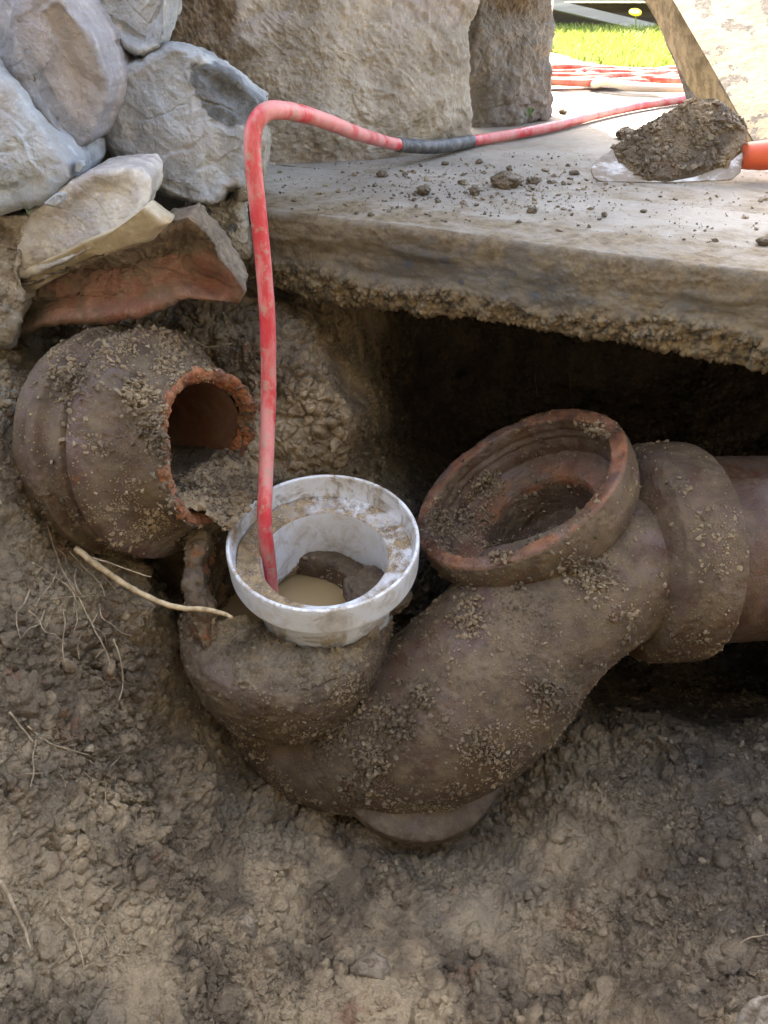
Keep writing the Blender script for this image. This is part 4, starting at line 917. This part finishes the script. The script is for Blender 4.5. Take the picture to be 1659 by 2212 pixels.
fstone(528, 2010, 30, 34, 'greyish stone in the pit floor left of the rounded brown one', 202)
fstone(300, 1312, 34, 22, 'grey stone in the bank below the thick pale root', 203)
fstone(512, 2290, 30, 30, 'stone low in the pit floor', 204) if False else None
stone('stone', [(1585,2215),(1600,2180),(1640,2155),(1700,2130),(1850,2150),(1850,2320),(1600,2320)], [(1640,2200,P(1640., 2200., .45)[1],.1,.5)], M['mort'], 'blurred pale stone in the bottom right corner', None, depth=.06, amp=.003, n=160, rings=50, rnd=.01, s=207, cen=(1720, 2230), mudf=lambda u, v, V: .3+0*u)

# small weeds
n_ = NT('weed_leaf'); M['weed'] = n_.done((.10, .19, .05), .55)
def weed(base, h, k, label, s):
    R = np.random.default_rng(s); Vs, Qs, c = [], [], 0
    for i in range(k):
        az = R.uniform(0, 2*math.pi); up = h*R.uniform(.3, 1); d = np.array([math.cos(az), math.sin(az)*.6, 0])*h*R.uniform(.1, .5); sd = np.array([-math.sin(az), math.cos(az), .2])*h*.16
        b = base + d*.4 + np.array([0, 0, up*.6]); sd = sd*.4; tip = base + d + np.array([0, 0, up]); mid = (b+tip)/2 + np.array([0, 0, .1*h])
        Vs.append(np.array([base, b, mid+sd, tip, mid-sd])); Qs.append(np.array([[1, 2, 3, 4]])+c); c += 5
    meta(mk('weed', np.vstack(Vs), np.vstack(Qs), M['weed'], loc=tuple(base)), label, 'weed')
weed(PY(1140., 262., 1.30),   .022, 26, 'blurred green weed growing against the foot of the dark ribbed boulder', 1)
weed(PY(64., 470., .64), .008, 6, 'tiny pale green seedling on the ledge left of the quartz stone', 2)

# ================================================================== TROWEL, BOARD, SPADE
def prism(poly3, nrm, t):
    """closed polygon (3D points) extruded by t along nrm; top fan from centre"""
    poly3 = np.array(poly3, float); n = len(poly3); nrm = np.array(nrm, float)/np.linalg.norm(nrm)
    V = np.vstack([poly3, poly3 - nrm*t, poly3.mean(0), poly3.mean(0)-nrm*t]); a = np.arange(n); b = (a+1) % n
    return V, [np.stack([a, b, b+n, a+n], 1), np.vstack([np.stack([b, a, np.full(n, 2*n)], 1), np.stack([a+n, b+n, np.full(n, 2*n+1)], 1)])]
def fillplate(poly_uv, plane_pt, nrm, t, nres=180, sc=1.0, hfun=None):
    """flat plate whose outline is seen at poly_uv; gridded star fill so that it can carry relief"""
    poly = np.array(poly_uv, float); c = poly.mean(0); pp = dense(np.vstack([poly, poly[:1]]), 3)[:-1]
    ang = np.arctan2(pp[:, 1]-c[1], pp[:, 0]-c[0]); rr = np.linalg.norm(pp-c, axis=1); o_ = np.argsort(ang)
    th = np.arange(nres)*2*math.pi/nres-math.pi; R = np.interp(th, np.r_[ang[o_][-1]-2*math.pi, ang[o_], ang[o_][0]+2*math.pi], np.r_[rr[o_][-1], rr[o_], rr[o_][0]])
    rho = np.linspace(.01, 1, 70)*sc; U = (c[0]+rho[:, None]*R*np.cos(th)).ravel(); W = (c[1]+rho[:, None]*R*np.sin(th)).ravel()
    r = ray(U, W); nrm = np.array(nrm, float)/np.linalg.norm(nrm); d = ((plane_pt-CAM)@nrm)/(r@nrm); V = CAM + d[:, None]*r
    RH = np.repeat(rho, nres); h = hfun(U, W, V, RH) if hfun is not None else np.zeros(len(V))
    front = V + nrm*h[:, None]; back = V[-nres:] - nrm*t; k = len(front)
    VV = np.vstack([front, back, back.mean(0), V[:nres].mean(0)[None]+nrm*h[:nres].mean()])
    Q = gridq(70, nres, True); a = np.arange(nres); b = (a+1) % nres
    side = np.stack([(69*nres)+a, (69*nres)+b, k+b, k+a], 1); Q = np.vstack([Q, side])
    tri = np.vstack([np.stack([k+a, k+b, np.full(nres, k+nres)], 1), np.stack([b, a, np.full(nres, k+nres+1)], 1)])
    return VV, [Q, tri]
base = G(1430., 392., .002)
tn = np.array([-.10, -.80, .62]); tn /= np.linalg.norm(tn)
trowel = empty('trowel', base, 'muddy steel trowel with an orange handle resting on the path', 'trowel')
n_ = NT('scratched_steel'); n_.b.inputs['Metallic'].default_value = .4; n_.bump(n_.noise(.004, 5, .6, stretch=(.3, 1, 1)), .0006)
mmf = n_.attr('mud'); cc_ = n_.mix(n_.ramp(n_.noise(.02, 6, .7), .4, .6), (.34, .33, .31), (.58, .57, .55)); cc_ = n_.mix(n_.ramp(n_.noise(.02, 8, .72, .5, stretch=(.35, 1, 1)), .44, .56, 0, .85), cc_, (.20, .155, .11))
M['steel'] = n_.done(cc_, .45, .5)
blade = [(1275,366),(1282,352),(1335,312),(1400,268),(1478,224),(1500,216),(1542,216),(1560,224),(1614,270),(1612,310),(1600,372),(1580,388),(1440,394),(1298,392),(1282,384)]
V, Q = fillplate(blade, base, tn, .0022); mk('blade', V, Q, M['steel'], trowel)
mudpoly = [(1322,318),(1400,266),(1478,222),(1500,214),(1542,214),(1562,222),(1614,270),(1612,322),(1565,358),(1500,382),(1440,393),(1400,388),(1375,372),(1335,348)]
def mh(U, W, V, RH):
    w1, w2, wc = worley(V, .012, 3); return (.0025 + .0035*fbm(V, .012, 5, 3, .7) + .0022*(wc-.4))*sstep(1.0, .80, RH+.22*fbm(V, .03, 5, 73, .65)) - .0012 + .0022*sstep(1.0, .85, RH+.2*fbm(V, .012, 4, 74, .65))
V, Q = fillplate(mudpoly, base, tn, -.0005, hfun=mh); q = Q
mk('mud_cake', V, Q, M['soil'], trowel, attrs={'wet_shade': np.full(len(V), .35), 'cem': np.full(len(V), .0)})
stuck(V, Q[0], trowel, 2600, 491, lo=.0009, k=.5, hi=.0045)
flush_stuck(trowel)
h0 = base + 0; hc = P(1604., 337., float(((base-CAM)@tn)/(ray(1604., 337.)@tn))) ; hd = np.array([1., .05, 0.02])
n_ = NT('orange_handle'); M['orange'] = n_.done(n_.mix(n_.ramp(n_.noise(.02, 6, .7), .55, .68), (.55, .085, .03), (.12, .09, .06)), .45)
hpth = np.array([hc + hd*s for s in np.linspace(0, .13, 30)]); hr_ = np.interp(np.linspace(0, 1, 30), [0, .06, .12, .16, .3, .7, .95, 1], [.014, .0155, .0155, .0165, .0165, .018, .017, .010])
V, Q = sweep(hpth, hr_, n=28); mk('handle', V, Q, M['orange'], trowel)
# cream board leaning behind the trowel
n_ = NT('painted_board'); a = n_.noise(.12, 8, .65, .5); pc = n_.mix(n_.ramp(a, .4, .65), (.15, .112, .065), (.23, .192, .13))
pc = n_.mix(n_.ramp(n_.noise(.05, 8, .7, off=4), .52, .64, 0, .6), pc, (.12, .09, .055)); pc = n_.mix(n_.ramp(n_.noise(.05, 8, .68, .3, off=9), .535, .555), pc, (.035, .026, .02))
pc = n_.mix(n_.ramp(n_.noise(.010, 6, .75, off=29), .66, .70), pc, (.04, .03, .022))
n_.bump(n_.noise(.03, 6, .7), .002); M['board'] = n_.done(pc, .6)
bb = G(1650., 330., .0); bn = np.array([-.15, -.62, .77]); bn /= np.linalg.norm(bn)
def plane_pts(uv, p0, nrm):
    out = []
    for u, v in uv:
        r = ray(float(u), float(v)); out.append(CAM + r*float(((p0-CAM)@nrm)/(r@nrm)))
    return out
brd = empty('leaning_board', bb, 'cream painted board spattered with mud, leaning behind the trowel', 'board')
V, Q = fillplate([(1431,-40),(1454,0),(1544,155),(1629,307),(1660,325),(1790,350),(1790,-40)], bb, bn, .004, nres=900); mk('face', V, Q, M['board'], brd, smooth=False)
n_ = NT('board_edge'); M['bedge'] = n_.done(n_.mix(n_.ramp(n_.noise(.02, 7, .7), .4, .62), (.16, .125, .075), (.34, .28, .185)), .75)
en = np.array([-.86, -.50, .05]); en /= np.linalg.norm(en)
fr_ = plane_pts([(1431,-40),(1454,0),(1544,155),(1629,307)], bb, bn)
ep = P(1500., 240., 1.33); lf = plane_pts([(1395,-40),(1421,0),(1494,150),(1618,312)], bb - bn*.035, bn)
lb = [p - bn*.03 for p in lf]; fb = [p - bn*.06 for p in fr_]
Vx = np.array([[fr_[k], lf[k], lb[k], fb[k]] for k in range(4)]).reshape(-1, 3); Qb = gridq(4, 4, True)
mk('edge_strip', Vx, Qb, M['bedge'], brd, smooth=False)
# dark muddy spade standing behind it
n_ = NT('grey_steel'); n_.bump(n_.noise(.01, 5, .7), .003); M['gsteel'] = n_.done(n_.mix(n_.ramp(n_.noise(.03, 7, .7), .42, .6), (.20, .19, .18), (.10, .08, .06)), .7)
sb = G(1500., 235., .0); sn = np.array([-.35, -.90, .25]); sn /= np.linalg.norm(sn)
V, Q = fillplate([(1424,28),(1436,30),(1500,150),(1548,222),(1560,262),(1500,255),(1486,228),(1476,190),(1459,140),(1450,118),(1437,92),(1430,60)], sb+np.array([0, .0, 0]), sn, .006, hfun=lambda U, W, V, RH: .004*fbm(V, .02, 4, 3)*sstep(1, .9, RH)); o = mk('spade_blade', V, Q, M['gsteel']); meta(o, 'dark grey muddy spade blade standing between the lawn and the cream board', 'spade')

# ================================================================== BACKGROUND
n_ = NT('lawn_soil'); M['lawn'] = n_.done(n_.mix(n_.ramp(n_.noise(.12, 6, .7), .4, .6), (.16, .20, .035), (.30, .31, .09)), .9)
X, Y = np.meshgrid(np.linspace(-12, 14, 60), np.linspace(2.15, 40, 60)); Yb = Y.ravel(); Xb = X.ravel()
sl_ = np.array([[ -12, 2.15, .004]])
def lawn_edge(x): return np.interp(x, [-3, .5, .54, .6, .73, 1.2, 4], [3.3, 3.1, 2.5, 2.3, 2.14, 2.05, 2.0])
T = np.linspace(0, 1, 60)**2; xs = np.linspace(-12, 14, 120); V = np.array([(x, lawn_edge(x)+(40-lawn_edge(x))*t, .006) for t in T for x in xs])
meta(mk('lawn', V, gridq(60, 120), M['lawn'], loc=(0, 5, 0)), None, None, kind='structure')
V, Q = np.array([(-200, 2.3, -.02), (200, 2.3, -.02), (200, 400, -.02), (-200, 400, -.02)]), np.array([[0, 1, 2, 3]])
meta(mk('ground', V, Q, M['lawn'], loc=(0, 5, -.02)), None, None, kind='structure')
n_ = NT('grass_blade'); rn = n_.attr('hue'); gc = n_.mix(rn, (.10, .17, .02), (.34, .38, .10)); M['grass'] = n_.done(gc, .55); n_.b.inputs['Transmission Weight'].default_value = 0
tr = n_.t.nodes.new('ShaderNodeBsdfTranslucent'); mx = n_.t.nodes.new('ShaderNodeMixShader'); n_.link(gc, tr.inputs[0]); mx.inputs[0].default_value = .4
n_.link(n_.b.outputs[0], mx.inputs[1]); n_.link(tr.outputs[0], mx.inputs[2]); n_.link(mx.outputs[0], n_.out.inputs[0])
R = np.random.default_rng(9); nb = 30000; bx = R.uniform(.35, 2.6, nb); by = np.array([lawn_edge(x) for x in bx]) + R.uniform(0, 1, nb)**1.3*1.75
ht = R.uniform(.012, .036, nb); az = R.uniform(0, 2*math.pi, nb); ln = R.uniform(.2, 1.0, nb)*ht; wd = R.uniform(.0018, .0035, nb); fa = R.uniform(0, 2*math.pi, nb)
b0 = np.stack([bx, by, np.full(nb, .004)], 1); sd = np.stack([np.cos(fa), np.sin(fa), 0*fa], 1)*wd[:, None]; le = np.stack([np.cos(az), np.sin(az), 0*az], 1)*ln[:, None]
V = np.stack([b0-sd, b0+sd, b0+sd*.7+le*.35+np.array([0, 0, 1])*ht[:, None]*.6, b0-sd*.7+le*.35+np.array([0, 0, 1])*ht[:, None]*.6, b0+le+np.array([0, 0, 1])*ht[:, None]], 1).reshape(-1, 3)
k = np.arange(nb)*5; Q = [np.stack([k, k+1, k+2, k+3], 1), np.stack([k+3, k+2, k+4], 1)]
meta(mk('grass', V, Q, M['grass'], attrs={'hue': np.repeat(R.random(nb), 5)}), 'bright sunlit grass of the lawn', 'grass', None, 'stuff')
# fence
n_ = NT('weathered_timber'); wc_ = n_.mix(n_.ramp(n_.noise(.05, 6, .6, stretch=(.1, 1, 1)), .4, .62), (.05, .036, .026), (.10, .075, .055)); n_.bump(n_.noise(.02, 5, .6, stretch=(.1, 1, 1)), .003); M['timber'] = n_.done(wc_, .85)
n_ = NT('grey_timber'); wc_ = n_.mix(n_.ramp(n_.noise(.05, 6, .6, stretch=(.1, 1, 1)), .4, .62), (.34, .32, .29), (.52, .49, .45)); M['gtimber'] = n_.done(wc_, .8)
fY = 4.05
fence = empty('timber_fence', (1.2, fY, 0), 'low weathered timber fence of wide dark boards behind the lawn', 'fence')
for z0, z1 in ((.00, .095), (.215, .40), (.415, .60), (.615, .8)):
    V, Q = boxes([(-.4, 3.6, fY, fY+.025, z0, z1)]); mk('board', V, Q, M['timber'], fence, smooth=False)
for x in (.2, 1.62, 3.0):
    V, Q = boxes([(x, x+.09, fY-.06, fY-.002, 0, .95)]); mk('post', V, Q, M['gtimber'], fence, smooth=False)
V, Q = boxes([(-.4, 3.6, fY-.05, fY-.002, .10, .20)]); mk('rail', V, Q, M['gtimber'], fence, smooth=False)
# loose plank lying against the fence
pa, pb = PY(1185., 8., fY-.12), PY(1412., 62., fY-.20)
dv = (pb-pa)/np.linalg.norm(pb-pa); upv = np.array([0, .25, 1.]); upv -= dv*np.dot(upv, dv); upv /= np.linalg.norm(upv); fn = np.cross(dv, upv)
V = np.array([q + upv*h + fn*w for q in (pa, pb) for h in (-.017, .017) for w in (-.01, .01)]); Q = np.array([(0,1,3,2),(4,6,7,5),(0,4,5,1),(2,3,7,6),(0,2,6,4),(1,5,7,3)])
meta(mk('timber_plank', V, Q, M['gtimber'], smooth=False), 'pale loose timber plank sloping against the dark fence', 'plank')
# white post between boulder and lawn
n_ = NT('white_paint'); M['white'] = n_.done(n_.mix(n_.noise(.2), (.76, .75, .72), (.82, .81, .79)), .6)
pA, pB = G(1170., 152.), G(1190., 152.); V, Q = boxes([(pA[0]-.06, PY(1192., 40., pA[1])[0], pA[1], pA[1]+.10, 0, 1.0)]); meta(mk('white_post', V, Q, M['white'], smooth=False), 'white painted post right behind the dark ribbed boulder', 'post')
# dandelion
n_ = NT('yellow_petal'); M['yel'] = n_.done((.75, .62, .03), .6); n_ = NT('stem_green'); M['stem'] = n_.done((.12, .2, .04), .6)
db = G(1366., 78., .005); dt = PY(1372., 27., db[1])
dan = empty('dandelion', db, 'single yellow dandelion standing above the lawn near the fence', 'flower')
V, Q = sweep(catmull([db, db*.5+dt*.5+np.array([.008, 0, 0]), dt], 8), .0025, n=8); mk('stem', V, Q, M['stem'], dan)
aa = np.arange(24)*2*math.pi/24; pr = [(.001, .004), (.012, .006), (.022, .004), (.024, .0), (.010, -.006), (.001, -.008)]
V, Q, *_r = lathe(pr, dt, np.array([0, -.5, 1.]), n=24, step=.01, sm=0); mk('flower_head', V, Q, M['yel'], dan)
# coils of hose lying on the path
M['hose2'] = m_hose('coil_red', (.50, .07, .05), (.60, .22, .17)); n_ = NT('coil_beige'); M['beige'] = n_.done(n_.mix(n_.noise(.1), (.50, .44, .36), (.62, .56, .48)), .5)
def coil(name, cx, cy, rx, ry, turns, mat, label, s, rise=.0035):
    R = np.random.default_rng(s); p = []
    for k in range(turns*16+1):
        t = k/16*2*math.pi; tu = k/16
        p.append((cx + (rx+R.normal(0, .012))*math.cos(t) + .015*math.sin(tu*2), cy + (ry+R.normal(0, .012))*math.sin(t)+.02*math.cos(tu*1.7), .009 + rise*tu/1.0*.75 + abs(R.normal(0, .004))))
    V, Q = sweep(catmull(p, 6), HR, n=12); meta(mk(name, V, Q, M[mat]), label, 'hose', 'hose coils on the path'); 
c1 = G(1240., 186.); c2 = G(1395., 190.)
coil('hose_coil', c1[0]-.02, c1[1]+.02, .25, .08, 4, 'hose2', 'red hose coil on the path next to the dark ribbed boulder', 1)
coil('hose_coil', c2[0]+.12, c2[1]-.05, .26, .07, 2, 'beige', 'pale beige hose loops lying nearer than the red coil', 2)
coil('hose_coil', c2[0]+.13, c2[1]+.07, .25, .09, 3, 'hose2', 'red hose coil on the path behind the beige loops', 3)
